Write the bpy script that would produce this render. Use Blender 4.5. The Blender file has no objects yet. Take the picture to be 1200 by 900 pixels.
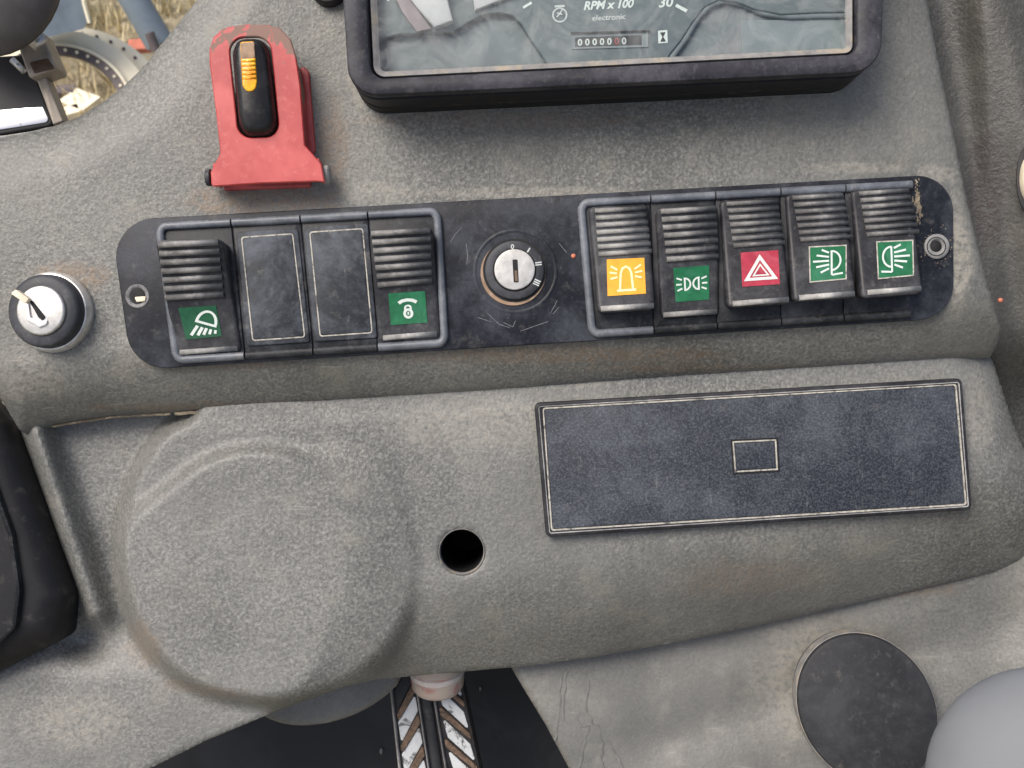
import bpy, math, random
import numpy as np
from mathutils import Vector, Matrix

sc = bpy.context.scene
S = 0.00027            # metres per layout unit
D = 1300.0             # camera distance from the dashboard face, in units
PHI = math.radians(40) # the dashboard face leans back 40 degrees
EYE = 2.2              # eye height above the ground outside, metres
ROT = Matrix.Rotation(PHI, 3, 'X')
SHIFT = Vector((0, 0, EYE)) - ROT @ Vector((0, 0, D * S))
random.seed(4)

def to_world(v):
    return ROT @ (Vector(v) * S) + SHIFT

# ------------------------------------------------------------------ camera
cam_d = bpy.data.cameras.new('camera')
cam = bpy.data.objects.new('camera', cam_d)
sc.collection.objects.link(cam)
cam.location = to_world((0, 0, D))
cam.rotation_euler = (PHI, 0, 0)
cam_d.sensor_width = 36
cam_d.lens = 39.0
cam_d.clip_start = 0.01
cam_d.clip_end = 500
cam_d.dof.use_dof = True
cam_d.dof.focus_distance = (D - 5) * S
cam_d.dof.aperture_fstop = 44
sc.camera = cam

# ------------------------------------------------------------------ light
SUN_DIR = (ROT @ Vector((-0.44, 0.52, 0.73))).normalized()
world = bpy.data.worlds.new('World')
sc.world = world
world.use_nodes = True
wn = world.node_tree
bg = wn.nodes['Background']
sky = wn.nodes.new('ShaderNodeTexSky')
sky.sky_type = 'NISHITA'
sky.sun_disc = False
sky.sun_elevation = math.asin(SUN_DIR.z)
sky.sun_rotation = math.atan2(SUN_DIR.x, SUN_DIR.y)
sky.air_density = 1.0
sky.dust_density = 6.0
sky.ozone_density = 0.6
wn.links.new(sky.outputs[0], bg.inputs[0])
bg.inputs[1].default_value = 0.12
sun_d = bpy.data.lights.new('sun', 'SUN')
sun_d.energy = 2.0
sun_d.angle = math.radians(34)
sun_d.color = (1.0, 0.97, 0.92)
sun = bpy.data.objects.new('sun', sun_d)
sun.rotation_euler = SUN_DIR.to_track_quat('Z', 'Y').to_euler()
sun.location = (0, 0, 4)
sc.collection.objects.link(sun)
sc.view_settings.view_transform = 'Standard'
sc.view_settings.look = 'None'
sc.view_settings.gamma = 1
sc.view_settings.exposure = 0.38
sc.view_settings.use_curve_mapping = False

# ------------------------------------------------------------------ materials
def lin(r, g, b):
    f = lambda c: (c / 255 / 12.92) if c / 255 <= 0.04045 else ((c / 255 + 0.055) / 1.055) ** 2.4
    return (f(r), f(g), f(b), 1)

class NT:
    def __init__(s, name):
        s.m = bpy.data.materials.new(name); s.m.use_nodes = True
        s.t = s.m.node_tree; s.b = s.t.nodes['Principled BSDF']
        s.pos = s.t.nodes.new('ShaderNodeNewGeometry').outputs['Position']
    def n(s, typ, **k):
        o = s.t.nodes.new(typ)
        for a, v in k.items(): setattr(o, a, v)
        return o
    def l(s, a, b): s.t.links.new(a, b)
    def noise(s, scale, detail=3, rough=0.55, vec=None, dist=0):
        o = s.n('ShaderNodeTexNoise')
        o.inputs['Scale'].default_value = scale; o.inputs['Detail'].default_value = detail
        o.inputs['Roughness'].default_value = rough; o.inputs['Distortion'].default_value = dist
        s.l(vec or s.pos, o.inputs['Vector'])
        return o.outputs['Fac']
    def ramp(s, fac, lo, hi, smooth=False):
        o = s.n('ShaderNodeMapRange')
        if smooth: o.interpolation_type = 'SMOOTHSTEP'
        o.inputs['From Min'].default_value = lo; o.inputs['From Max'].default_value = hi
        s.l(fac, o.inputs['Value']); return o.outputs['Result']
    def mix(s, fac, a, b):
        o = s.n('ShaderNodeMix', data_type='RGBA')
        for i, v in ((0, fac), (6, a), (7, b)):
            if hasattr(v, 'is_linked'): s.l(v, o.inputs[i])
            else: o.inputs[i].default_value = v
        return o.outputs[2]
    def math(s, op, a, b):
        o = s.n('ShaderNodeMath', operation=op)
        for i, v in ((0, a), (1, b)):
            if hasattr(v, 'is_linked'): s.l(v, o.inputs[i])
            else: o.inputs[i].default_value = v
        return o.outputs[0]
    def bump(s, h, strength, dist, prev=None):
        o = s.n('ShaderNodeBump')
        o.inputs['Strength'].default_value = strength; o.inputs['Distance'].default_value = dist
        s.l(h, o.inputs['Height'])
        if prev: s.l(prev, o.inputs['Normal'])
        return o.outputs['Normal']
    def scaled(s, sx, sy, sz, rot=(0, 0, 0)):
        o = s.n('ShaderNodeMapping'); o.inputs['Scale'].default_value = (sx, sy, sz)
        o.inputs['Rotation'].default_value = rot
        s.l(s.pos, o.inputs['Vector']); return o.outputs['Vector']
    def out(s, col, rough=0.6, normal=None, metal=0.0, spec=0.5):
        for nm, v in (('Base Color', col), ('Roughness', rough), ('Metallic', metal), ('Specular IOR Level', spec)):
            if hasattr(v, 'is_linked'): s.l(v, s.b.inputs[nm])
            else: s.b.inputs[nm].default_value = v
        if normal: s.l(normal, s.b.inputs['Normal'])
        return s.m

def grained(name, dark, mid, light, dust, stains=(), grain=1.0, rough=0.46):
    """moulded leather-grain plastic with dust caught in the grain"""
    t = NT(name)
    g1 = t.noise(980, 3.5, 0.62); g2 = t.noise(520, 3, 0.6)
    big = t.noise(16, 5, 0.62, dist=0.3); med = t.noise(80, 5, 0.7)
    area = t.ramp(t.noise(11, 3, 0.6), 0.36, 0.64, True)
    amp = t.math('ADD', t.math('MULTIPLY', area, 0.65), 0.35)
    c = t.mix(t.ramp(big, 0.30, 0.70, True), dark, mid)
    c = t.mix(t.math('MULTIPLY', t.math('MULTIPLY', t.ramp(g1, 0.49, 0.70), 0.60 * grain), amp), c, light)
    c = t.mix(t.math('MULTIPLY', t.math('MULTIPLY', t.ramp(g1, 0.49, 0.32), 0.55 * grain), amp), c, tuple(0.40 * x for x in dark[:3]) + (1,))
    c = t.mix(t.math('MULTIPLY', t.ramp(g2, 0.50, 0.30), 0.22 * grain), c, tuple(0.5 * x for x in dark[:3]) + (1,))
    c = t.mix(t.math('MULTIPLY', t.ramp(med, 0.5, 0.72, True), 0.45), c, dust)
    smear = t.noise(26, 5, 0.7, vec=t.scaled(1.0, 0.28, 0.28, (0, 0, 0.25)), dist=0.4)
    c = t.mix(t.math('MULTIPLY', t.ramp(smear, 0.52, 0.72, True), 0.35), c, tuple(0.55 * x for x in dark[:3]) + (1,))
    hair = t.noise(34, 2, 0.5, vec=t.scaled(1.0, 16, 16, (0.5, 0.3, 0.35)), dist=0.2)
    c = t.mix(t.math('MULTIPLY', t.math('MULTIPLY', t.ramp(hair, 0.68, 0.72), t.ramp(med, 0.48, 0.60)), 0.35), c, light)
    for (px, py, rx, ry, col, amt) in stains:
        p = to_world(at(px, py, 0))
        m = t.n('ShaderNodeVectorMath', operation='SUBTRACT'); t.l(t.pos, m.inputs[0]); m.inputs[1].default_value = p
        r = t.n('ShaderNodeVectorRotate', rotation_type='X_AXIS'); t.l(m.outputs[0], r.inputs['Vector']); r.inputs['Angle'].default_value = -PHI
        q = t.n('ShaderNodeVectorMath', operation='MULTIPLY'); t.l(r.outputs[0], q.inputs[0]); q.inputs[1].default_value = (1 / (rx * S), 1 / (ry * S), 0.0)
        ln = t.n('ShaderNodeVectorMath', operation='LENGTH'); t.l(q.outputs[0], ln.inputs[0])
        f = t.math('ADD', ln.outputs['Value'], t.math('MULTIPLY', t.math('SUBTRACT', med, 0.5), 1.6))
        f = t.math('MULTIPLY', t.ramp(f, 1.05, 0.45, True), amt)
        f = t.math('MULTIPLY', f, t.ramp(g2, 0.3, 0.6))
        c = t.mix(f, c, col)
    nr = t.bump(g1, 0.7 * grain, 0.0003)
    nr = t.bump(g2, 0.45 * grain, 0.0005, nr)
    nr = t.bump(t.noise(35, 2), 0.25, 0.003, nr)
    ro = t.ramp(big, 0.3, 0.7); ro = t.math('ADD', t.math('MULTIPLY', ro, 0.12), rough)
    return t.out(c, ro, nr, spec=0.6)

def scuffed(name, base, scuff, amount=0.5, rough=0.42, fine=0.4, dustc=(0.32, 0.30, 0.26, 1), bumpd=0.00012, spec=0.28, fs=700, lo=0.55):
    """dark plastic with pale rubbed patches, fine speckle and hair scratches"""
    t = NT(name)
    a = t.noise(48, 6, 0.75, dist=0.25); b = t.noise(fs, 3, 0.7); e = t.noise(190, 4, 0.7)
    f = t.math('MULTIPLY', t.ramp(a, 0.40, 0.72, True), amount)
    f = t.math('ADD', f, t.math('MULTIPLY', t.ramp(b, lo, 0.75), fine * 0.5))
    c = t.mix(f, base, scuff)
    st = t.noise(60, 2, 0.5, vec=t.scaled(14, 1, 1, (0.4, 0.2, 0.7)), dist=0.3)
    st = t.math('MULTIPLY', t.ramp(st, 0.66, 0.70), t.ramp(e, 0.52, 0.62))
    c = t.mix(t.math('MULTIPLY', st, 0.35), c, scuff)
    c = t.mix(t.math('MULTIPLY', t.ramp(e, 0.58, 0.74), 0.35 * amount), c, dustc)
    nr = t.bump(b, 0.35, bumpd); nr = t.bump(t.noise(160, 2), 0.2, 0.0004, nr)
    ro = t.math('ADD', t.math('MULTIPLY', f, 0.35), rough)
    return t.out(c, ro, nr, spec=spec)

def simple(name, col, rough=0.5, metal=0.0, var=0.25, scale=300, bump=0.2, spec=0.5, dirt=None, dirt_amt=0.5, dirt_lo=0.5, dirt_hi=0.65):
    t = NT(name)
    n1 = t.noise(scale, 4, 0.65)
    c = t.mix(t.ramp(n1, 0.3, 0.7), tuple(x * (1 - var) for x in col[:3]) + (1,), tuple(min(1, x * (1 + var)) for x in col[:3]) + (1,))
    if dirt:
        c = t.mix(t.math('MULTIPLY', t.ramp(t.noise(scale * 0.45, 5, 0.7, dist=0.8), dirt_lo, dirt_hi), dirt_amt), c, dirt)
    nr = t.bump(n1, bump, 0.0001)
    return t.out(c, t.math('ADD', t.math('MULTIPLY', n1, 0.25), rough - 0.12), nr, metal, spec)

def at(px, py, z=0.0):
    k = (D - z) / D
    return ((px - 600) * k, (450 - py) * k, z)

DUST = (0.36, 0.335, 0.28, 1)
BROWN = (0.20, 0.13, 0.075, 1)
M = {}
M['dash'] = grained('dash_plastic', (0.108, 0.109, 0.100, 1), (0.182, 0.182, 0.167, 1), (0.35, 0.345, 0.31, 1), (0.235, 0.222, 0.182, 1),
    stains=[(300, 236, 110, 22, BROWN, 0.6), (392, 170, 22, 75, BROWN, 0.55), (85, 325, 55, 22, BROWN, 0.6),
            (1122, 300, 20, 90, DUST, 0.7), (1100, 205, 40, 14, DUST, 0.45), (440, 225, 60, 16, DUST, 0.4), (420, 90, 18, 60, DUST, 0.4), (640, 415, 260, 13, BROWN, 0.45), (240, 425, 120, 12, BROWN, 0.4), (300, 478, 260, 9, BROWN, 0.5), (900, 432, 260, 8, BROWN, 0.4), (600, 140, 240, 12, BROWN, 0.3), (620, 226, 180, 9, DUST, 0.45), (1010, 196, 90, 9, DUST, 0.45), (30, 440, 60, 40, DUST, 0.3)])
M['knee'] = grained('knee_plastic', (0.122, 0.123, 0.116, 1), (0.186, 0.187, 0.176, 1), (0.35, 0.346, 0.315, 1), (0.235, 0.225, 0.19, 1),
    stains=[(1170, 480, 30, 60, DUST, 0.4), (640, 445, 120, 14, DUST, 0.5), (150, 770, 40, 40, BROWN, 0.4), (215, 822, 70, 16, BROWN, 0.35), (560, 500, 130, 40, DUST, 0.35), (900, 690, 120, 30, BROWN, 0.25), (60, 870, 80, 40, DUST, 0.4)])
M['side'] = grained('console_plastic', (0.12, 0.12, 0.111, 1), (0.165, 0.164, 0.152, 1), (0.29, 0.287, 0.265, 1), (0.235, 0.228, 0.2, 1),
    stains=[(1000, 830, 110, 110, DUST, 0.35), (1090, 715, 110, 16, BROWN, 0.45)], grain=0.55)
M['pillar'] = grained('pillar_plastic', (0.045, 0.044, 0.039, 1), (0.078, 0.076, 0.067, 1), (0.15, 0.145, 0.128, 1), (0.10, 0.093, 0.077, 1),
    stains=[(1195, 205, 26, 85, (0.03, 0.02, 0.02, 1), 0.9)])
M['black'] = scuffed('panel_black', (0.009, 0.0105, 0.015, 1), (0.10, 0.11, 0.135, 1), 0.45, 0.42, 0.5)
M['rocker'] = scuffed('switch_black', (0.020, 0.020, 0.023, 1), (0.13, 0.134, 0.145, 1), 0.5, 0.38, 0.5)
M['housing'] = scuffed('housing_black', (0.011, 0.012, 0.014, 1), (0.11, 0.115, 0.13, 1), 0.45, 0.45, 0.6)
M['rim'] = scuffed('rim_grey', (0.085, 0.095, 0.112, 1), (0.23, 0.25, 0.28, 1), 0.7, 0.38, 0.8, spec=0.6)  # bluish sky sheen of the top rims is put into this colour
M['rib'] = scuffed('rib_grey', (0.11, 0.11, 0.112, 1), (0.42, 0.415, 0.40, 1), 0.8, 0.40, 0.6, bumpd=0.0002)
M['worn'] = scuffed('worn_edge', (0.20, 0.20, 0.20, 1), (0.55, 0.54, 0.51, 1), 0.9, 0.5, 0.8)
M['dustline'] = simple('dust_line', (0.42, 0.40, 0.35, 1), 0.85, var=0.4, scale=500, dirt=(0.05, 0.05, 0.055, 1), dirt_amt=0.8, dirt_lo=0.54, dirt_hi=0.64)
M['plug'] = scuffed('plug_black', (0.016, 0.019, 0.025, 1), (0.15, 0.168, 0.195, 1), 0.7, 0.45, 0.3)
M['cover'] = scuffed('cover_face', (0.018, 0.022, 0.031, 1), (0.17, 0.187, 0.215, 1), 0.26, 0.45, 1.0, bumpd=0.0004, fs=1500, lo=0.44)
M['bezel'] = scuffed('bezel_black', (0.020, 0.020, 0.026, 1), (0.13, 0.13, 0.15, 1), 0.45, 0.45, 0.7)
M['frame_black'] = scuffed('frame_black', (0.012, 0.012, 0.015, 1), (0.09, 0.09, 0.10, 1), 0.4, 0.45, 0.5)
M['bezel_side'] = scuffed('bezel_side', (0.010, 0.010, 0.012, 1), (0.035, 0.034, 0.034, 1), 0.3, 0.5, 0.3)
M['deep'] = simple('deep_black', (0.004, 0.004, 0.005, 1), 0.7)
M['floor'] = simple('floor_black', (0.006, 0.0065, 0.008, 1), 0.6, var=0.5, scale=60, dirt=(0.03, 0.03, 0.034, 1), dirt_amt=0.4)
M['chrome'] = simple('chrome', (0.75, 0.74, 0.71, 1), 0.32, 0.55, var=0.12, scale=260, bump=0.15, dirt=(0.25, 0.2, 0.14, 1), dirt_amt=0.5)
M['silver'] = simple('brushed_silver', (0.55, 0.54, 0.51, 1), 0.40, 0.75, var=0.15, scale=420, bump=0.3)
M['lockblack'] = scuffed('lock_black', (0.035, 0.037, 0.043, 1), (0.12, 0.125, 0.14, 1), 0.5, 0.45)
M['rust'] = simple('rusty_ring', (0.30, 0.20, 0.13, 1), 0.7, var=0.35, scale=300, dirt=(0.45, 0.38, 0.3, 1))
M['keybrown'] = simple('slot_brass', (0.16, 0.11, 0.07, 1), 0.5, 0.4)
M['holeseat'] = simple('hole_seat', (0.16, 0.16, 0.16, 1), 0.5, var=0.5, scale=900)
M['white'] = simple('white_print', (0.60, 0.66, 0.62, 1), 0.5, var=0.08, scale=900, bump=0.05)
M['print_grey'] = simple('grey_print', (0.50, 0.53, 0.52, 1), 0.55, var=0.25, scale=900, bump=0.05)
M['green'] = simple('green_label', (0.004, 0.115, 0.042, 1), 0.4, var=0.3, scale=260, dirt=(0.04, 0.2, 0.11, 1), dirt_amt=0.5)
M['dgreen'] = simple('dark_green_label', (0.003, 0.075, 0.028, 1), 0.4, var=0.3, scale=260)
M['yellow'] = simple('yellow_label', (0.80, 0.36, 0.015, 1), 0.45, var=0.12, scale=300)
M['crimson'] = simple('crimson_label', (0.36, 0.018, 0.045, 1), 0.45, var=0.2, scale=300, dirt=(0.5, 0.12, 0.15, 1), dirt_amt=0.4)
M['paleyellow'] = simple('pale_yellow_print', (0.88, 0.75, 0.42, 1), 0.5, var=0.05)
M['dial'] = simple('dial_grey', (0.125, 0.152, 0.158, 1), 0.6, var=0.10, scale=70, dirt=(0.18, 0.205, 0.205, 1), dirt_amt=0.5)
M['dial_lo'] = simple('dial_recess', (0.16, 0.185, 0.19, 1), 0.6, var=0.15, scale=70, dirt=(0.22, 0.21, 0.215, 1), dirt_amt=0.7)
M['dial_hi'] = simple('dial_pale', (0.185, 0.215, 0.222, 1), 0.6, var=0.06, scale=50)
M['ledge'] = simple('ledge_grey', (0.20, 0.195, 0.19, 1), 0.7, var=0.25, scale=300, dirt=(0.36, 0.30, 0.21, 1), dirt_amt=0.7)
M['counter'] = simple('counter_black', (0.03, 0.03, 0.03, 1), 0.5)
M['counter_red'] = simple('counter_red', (0.3, 0.05, 0.05, 1), 0.5)
M['rubber'] = simple('pedal_rubber', (0.012, 0.012, 0.014, 1), 0.6, var=0.5, dirt=(0.08, 0.06, 0.045, 1), dirt_amt=0.4)
M['mud'] = simple('mud_brown', (0.16, 0.105, 0.07, 1), 0.8, var=0.5, scale=600, bump=0.8, dirt=(0.04, 0.03, 0.025, 1), dirt_amt=0.8)
M['wpaint'] = simple('white_paint', (0.62, 0.64, 0.64, 1), 0.5, var=0.08, scale=300, dirt=(0.1, 0.1, 0.09, 1), dirt_amt=0.9, dirt_lo=0.54, dirt_hi=0.60)
M['capgrey'] = scuffed('cap_grey', (0.026, 0.027, 0.030, 1), (0.08, 0.083, 0.09, 1), 0.4, 0.55, 0.6)
M['palegrey'] = simple('pale_grey', (0.145, 0.155, 0.168, 1), 0.6, var=0.06, scale=60, bump=0.1)
M['cream'] = simple('cream', (0.75, 0.66, 0.50, 1), 0.5, var=0.08)
M['bluegrey'] = simple('blue_grey_paint', (0.20, 0.245, 0.285, 1), 0.4, var=0.2, scale=14)
M['offwhite'] = simple('off_white_paint', (0.90, 0.82, 0.62, 1), 0.5, var=0.06, scale=10, dirt=(0.45, 0.33, 0.2, 1), dirt_amt=0.6, dirt_lo=0.55, dirt_hi=0.7)
M['darkmetal'] = simple('dark_metal', (0.11, 0.09, 0.09, 1), 0.5, var=0.4, scale=20)
M['beige'] = simple('beige_metal', (0.36, 0.31, 0.25, 1), 0.45, 0.3, var=0.25, scale=150)
M['brownmetal'] = simple('brown_metal', (0.09, 0.05, 0.025, 1), 0.5, var=0.4, scale=200)
M['brickred'] = simple('brick_red', (0.5, 0.16, 0.1, 1), 0.6, var=0.3, scale=20)
M['mattblack'] = simple('matt_black', (0.022, 0.021, 0.022, 1), 0.55, var=0.3)
M['wheelgrey'] = simple('wheel_grey', (0.085, 0.08, 0.078, 1), 0.6, var=0.25, scale=120, bump=0.5)

M['seamdust'] = simple('seam_dust', (0.24, 0.20, 0.14, 1), 0.9, var=0.5, scale=260, bump=0.8, dirt=(0.08, 0.065, 0.05, 1), dirt_amt=0.9, dirt_lo=0.45, dirt_hi=0.55)
def red_paint():
    t = NT('red_paint')
    n1 = t.noise(120, 5, 0.6, dist=0.4); n2 = t.noise(400, 4, 0.7); n3 = t.noise(60, 3, 0.6)
    c = t.mix(t.ramp(n3, 0.35, 0.65, True), (0.38, 0.028, 0.028, 1), (0.52, 0.075, 0.07, 1))
    c = t.mix(t.math('MULTIPLY', t.ramp(n2, 0.55, 0.75), 0.25), c, (0.75, 0.3, 0.26, 1))
    # chipped primer: grows along the plate towards its rounded end
    m = t.n('ShaderNodeVectorMath', operation='SUBTRACT'); t.l(t.pos, m.inputs[0]); m.inputs[1].default_value = to_world(at(318, 88, 40))
    r = t.n('ShaderNodeVectorRotate', rotation_type='X_AXIS'); t.l(m.outputs[0], r.inputs['Vector']); r.inputs['Angle'].default_value = -PHI
    x = t.n('ShaderNodeSeparateXYZ'); t.l(r.outputs[0], x.inputs[0])
    f = t.math('ADD', t.math('MULTIPLY', x.outputs['Y'], 1 / (55 * S)), t.math('MULTIPLY', x.outputs['X'], 1 / (130 * S)))
    f = t.math('ADD', f, t.math('MULTIPLY', t.math('SUBTRACT', n1, 0.5), 5.0))
    f = t.ramp(f, 0.42, 0.48)
    c = t.mix(f, c, (0.23, 0.13, 0.10, 1))
    nr = t.bump(f, -0.5, 0.0002); nr = t.bump(n2, 0.15, 0.0001, nr)
    ro = t.math('ADD', t.math('MULTIPLY', f, 0.3), 0.4)
    return t.out(c, ro, nr, spec=0.7)
M['red'] = red_paint()

def amber():
    t = NT('amber_lens')
    c = t.mix(t.ramp(t.noise(200, 3), 0.35, 0.65), (0.80, 0.30, 0.01, 1), (0.95, 0.50, 0.02, 1))
    m = t.out(c, 0.25)
    t.b.inputs['Subsurface Weight'].default_value = 0.2
    t.b.inputs['Subsurface Scale'].default_value = 0.001
    return m
M['amber'] = amber()

def glass():
    t = NT('cluster_glass')
    g = t.b
    g.inputs['Base Color'].default_value = (0.93, 0.97, 0.97, 1)
    g.inputs['Transmission Weight'].default_value = 1
    g.inputs['IOR'].default_value = 1.01
    g.inputs['Coat Weight'].default_value = 1
    g.inputs['Coat IOR'].default_value = 1.5
    g.inputs['Coat Roughness'].default_value = 0.04
    g.inputs['Roughness'].default_value = 0.0
    tr = t.n('ShaderNodeBsdfTransparent')
    tr.inputs[0].default_value = (0.95, 0.98, 0.98, 1)
    df = t.n('ShaderNodeBsdfDiffuse'); df.inputs[0].default_value = (0.55, 0.56, 0.54, 1)
    gl = t.n('ShaderNodeBsdfGlossy'); gl.inputs['Roughness'].default_value = 0.06
    fr = t.n('ShaderNodeFresnel'); fr.inputs['IOR'].default_value = 1.5
    m1 = t.n('ShaderNodeMixShader'); m2 = t.n('ShaderNodeMixShader')
    dust = t.math('MULTIPLY', t.ramp(t.noise(90, 5, 0.75, dist=1.0), 0.42, 0.75), 0.28)
    dust = t.math('ADD', dust, t.math('MULTIPLY', t.ramp(t.noise(900, 3, 0.7), 0.60, 0.75), 0.12))
    t.l(dust, m1.inputs[0]); t.l(tr.outputs[0], m1.inputs[1]); t.l(df.outputs[0], m1.inputs[2])
    t.l(fr.outputs[0], m2.inputs[0]); t.l(m1.outputs[0], m2.inputs[1]); t.l(gl.outputs[0], m2.inputs[2])
    o = t.t.nodes['Material Output']
    t.l(m2.outputs[0], o.inputs['Surface'])
    return t.m
M['glass'] = glass()

def pink():
    t = NT('pink_translucent')
    c = t.mix(t.ramp(t.noise(160, 3, vec=t.scaled(0.2, 1, 1)), 0.52, 0.60), (0.50, 0.42, 0.37, 1), (0.45, 0.20, 0.19, 1))
    m = t.out(c, 0.3)
    t.b.inputs['Subsurface Weight'].default_value = 0.5
    t.b.inputs['Subsurface Scale'].default_value = 0.003
    return m
M['pink'] = pink()
M['cupshine'] = simple('cup_shine', (0.6, 0.55, 0.52, 1), 0.25, var=0.2, scale=120, spec=0.8)

def mirror():
    t = NT('mirror_glass'); c = t.mix(t.ramp(t.noise(75, 3, 0.6), 0.52, 0.56), (0.7, 0.72, 0.74, 1), (0.12, 0.08, 0.06, 1)); return t.out(c, 0.08, None, 1.0)  # brown patches stand in for dark shapes reflected in the mirror
M['mirror'] = mirror()

def straw():
    t = NT('straw_ground')
    a = t.noise(3.0, 5, 0.7, dist=1); b = t.noise(14, 6, 0.75, dist=1.5); c3 = t.noise(70, 5, 0.8)
    c = t.mix(t.ramp(a, 0.35, 0.65), (0.55, 0.46, 0.31, 1), (0.36, 0.33, 0.21, 1))
    c = t.mix(t.ramp(b, 0.45, 0.62), c, (0.62, 0.53, 0.35, 1))
    c = t.mix(t.math('MULTIPLY', t.ramp(t.noise(1.6, 4, 0.7), 0.5, 0.62), 0.6), c, (0.17, 0.19, 0.10, 1))
    c = t.mix(t.math('MULTIPLY', t.ramp(c3, 0.48, 0.6), 0.5), c, (0.20, 0.15, 0.09, 1))
    return t.out(c, 0.9, t.bump(b, 1.0, 0.06))
M['straw'] = straw()

# ------------------------------------------------------------------ builders
LOC = {}
def _origin(name, loc):
    LOC[name] = Vector(loc)

def thing(name, label, cat, loc, group=None):
    o = bpy.data.objects.new(name, None)
    o.empty_display_size = 0.005
    sc.collection.objects.link(o)
    o.location = to_world(loc); o.rotation_euler = (PHI, 0, 0)
    o['label'] = label; o['category'] = cat
    if group: o['group'] = group
    LOC[o.name] = Vector(loc)
    return o

def mesh(name, V, F, mat, parent=None, smooth=False, autos=None):
    V = np.asarray(V, dtype=float)
    if parent is not None: L = LOC[parent.name]
    else:
        c = V.mean(axis=0); L = Vector((c[0], c[1], V[:, 2].min()))
    me = bpy.data.meshes.new(name)
    VV = (V - np.array(L)) * S
    me.from_pydata([tuple(v) for v in VV], [], [tuple(int(i) for i in f) for f in F])
    me.update()
    me.materials.append(M[mat])
    if smooth: me.polygons.foreach_set('use_smooth', [True] * len(me.polygons))
    if autos:
        me.polygons.foreach_set('use_smooth', [True] * len(me.polygons))
        me.set_sharp_from_angle(angle=math.radians(autos))
    o = bpy.data.objects.new(name, me)
    sc.collection.objects.link(o)
    LOC[o.name] = L
    if parent is not None: o.parent = parent
    else:
        o.location = to_world(L); o.rotation_euler = (PHI, 0, 0)
    return o

def tag(o, label, cat, group=None):
    o['label'] = label; o['category'] = cat
    if group: o['group'] = group
    return o
def struct(o): o['kind'] = 'structure'; return o

class G:
    """collects verts and faces"""
    def __init__(s): s.V = []; s.F = []
    def add(s, V, F):
        n = len(s.V); s.V += [tuple(v) for v in V]; s.F += [tuple(i + n for i in f) for f in F]
        return s
    def make(s, name, mat, parent=None, **k): return mesh(name, s.V, s.F, mat, parent, **k)

def sstep(x, a, b):
    t = np.clip((x - a) / (b - a), 0, 1); return t * t * (3 - 2 * t)

def poly_sd(P, X, Y):
    """signed distance, inside positive, with nearest boundary point"""
    P = np.asarray(P, float); n = len(P)
    best = np.full(X.shape, 1e18); bx = np.zeros_like(X); by = np.zeros_like(X)
    ins = np.zeros(X.shape, bool)
    for i in range(n):
        x0, y0 = P[i]; x1, y1 = P[(i + 1) % n]
        dx, dy = x1 - x0, y1 - y0
        t = np.clip(((X - x0) * dx + (Y - y0) * dy) / (dx * dx + dy * dy + 1e-12), 0, 1)
        qx, qy = x0 + t * dx, y0 + t * dy
        d = (X - qx) ** 2 + (Y - qy) ** 2
        m = d < best
        best = np.where(m, d, best); bx = np.where(m, qx, bx); by = np.where(m, qy, by)
        if y0 != y1:
            c = ((y0 > Y) != (y1 > Y)) & (X < (x1 - x0) * (Y - y0) / (y1 - y0) + x0)
            ins ^= c
    d = np.sqrt(best)
    return np.where(ins, d, -d), bx, by

def smooth_poly(P, it=2, keep=()):
    """Chaikin corner cutting on a closed polygon"""
    P = [tuple(p) for p in P]
    for _ in range(it):
        Q = []
        n = len(P)
        for i in range(n):
            a, b = P[i], P[(i + 1) % n]
            Q.append((a[0] * .75 + b[0] * .25, a[1] * .75 + b[1] * .25))
            Q.append((a[0] * .25 + b[0] * .75, a[1] * .25 + b[1] * .75))
        P = Q
    return P

def round_poly(P, R, seg=6):
    """fillet each corner i by radius R[i] (or one radius for all)"""
    n = len(P); out = []
    for i in range(n):
        r = R[i] if isinstance(R, (list, tuple)) else R
        p = Vector(P[i][:2]); a = Vector(P[i - 1][:2]) - p; b = Vector(P[(i + 1) % n][:2]) - p
        la, lb = a.length, b.length; a.normalize(); b.normalize()
        ang = math.acos(max(-1, min(1, a.dot(b))))
        d = min(r / max(math.tan(ang / 2), 1e-4), la * 0.48, lb * 0.48)
        A = p + a * d; B = p + b * d
        for k in range(seg + 1):
            t = k / seg
            # rational quadratic = circular arc
            w = math.sin(ang / 2)
            den = (1 - t) ** 2 + 2 * w * t * (1 - t) + t * t
            q = (A * (1 - t) ** 2 + p * (2 * w * t * (1 - t)) + B * t * t) / den
            out.append((q.x, q.y))
    return out

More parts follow.
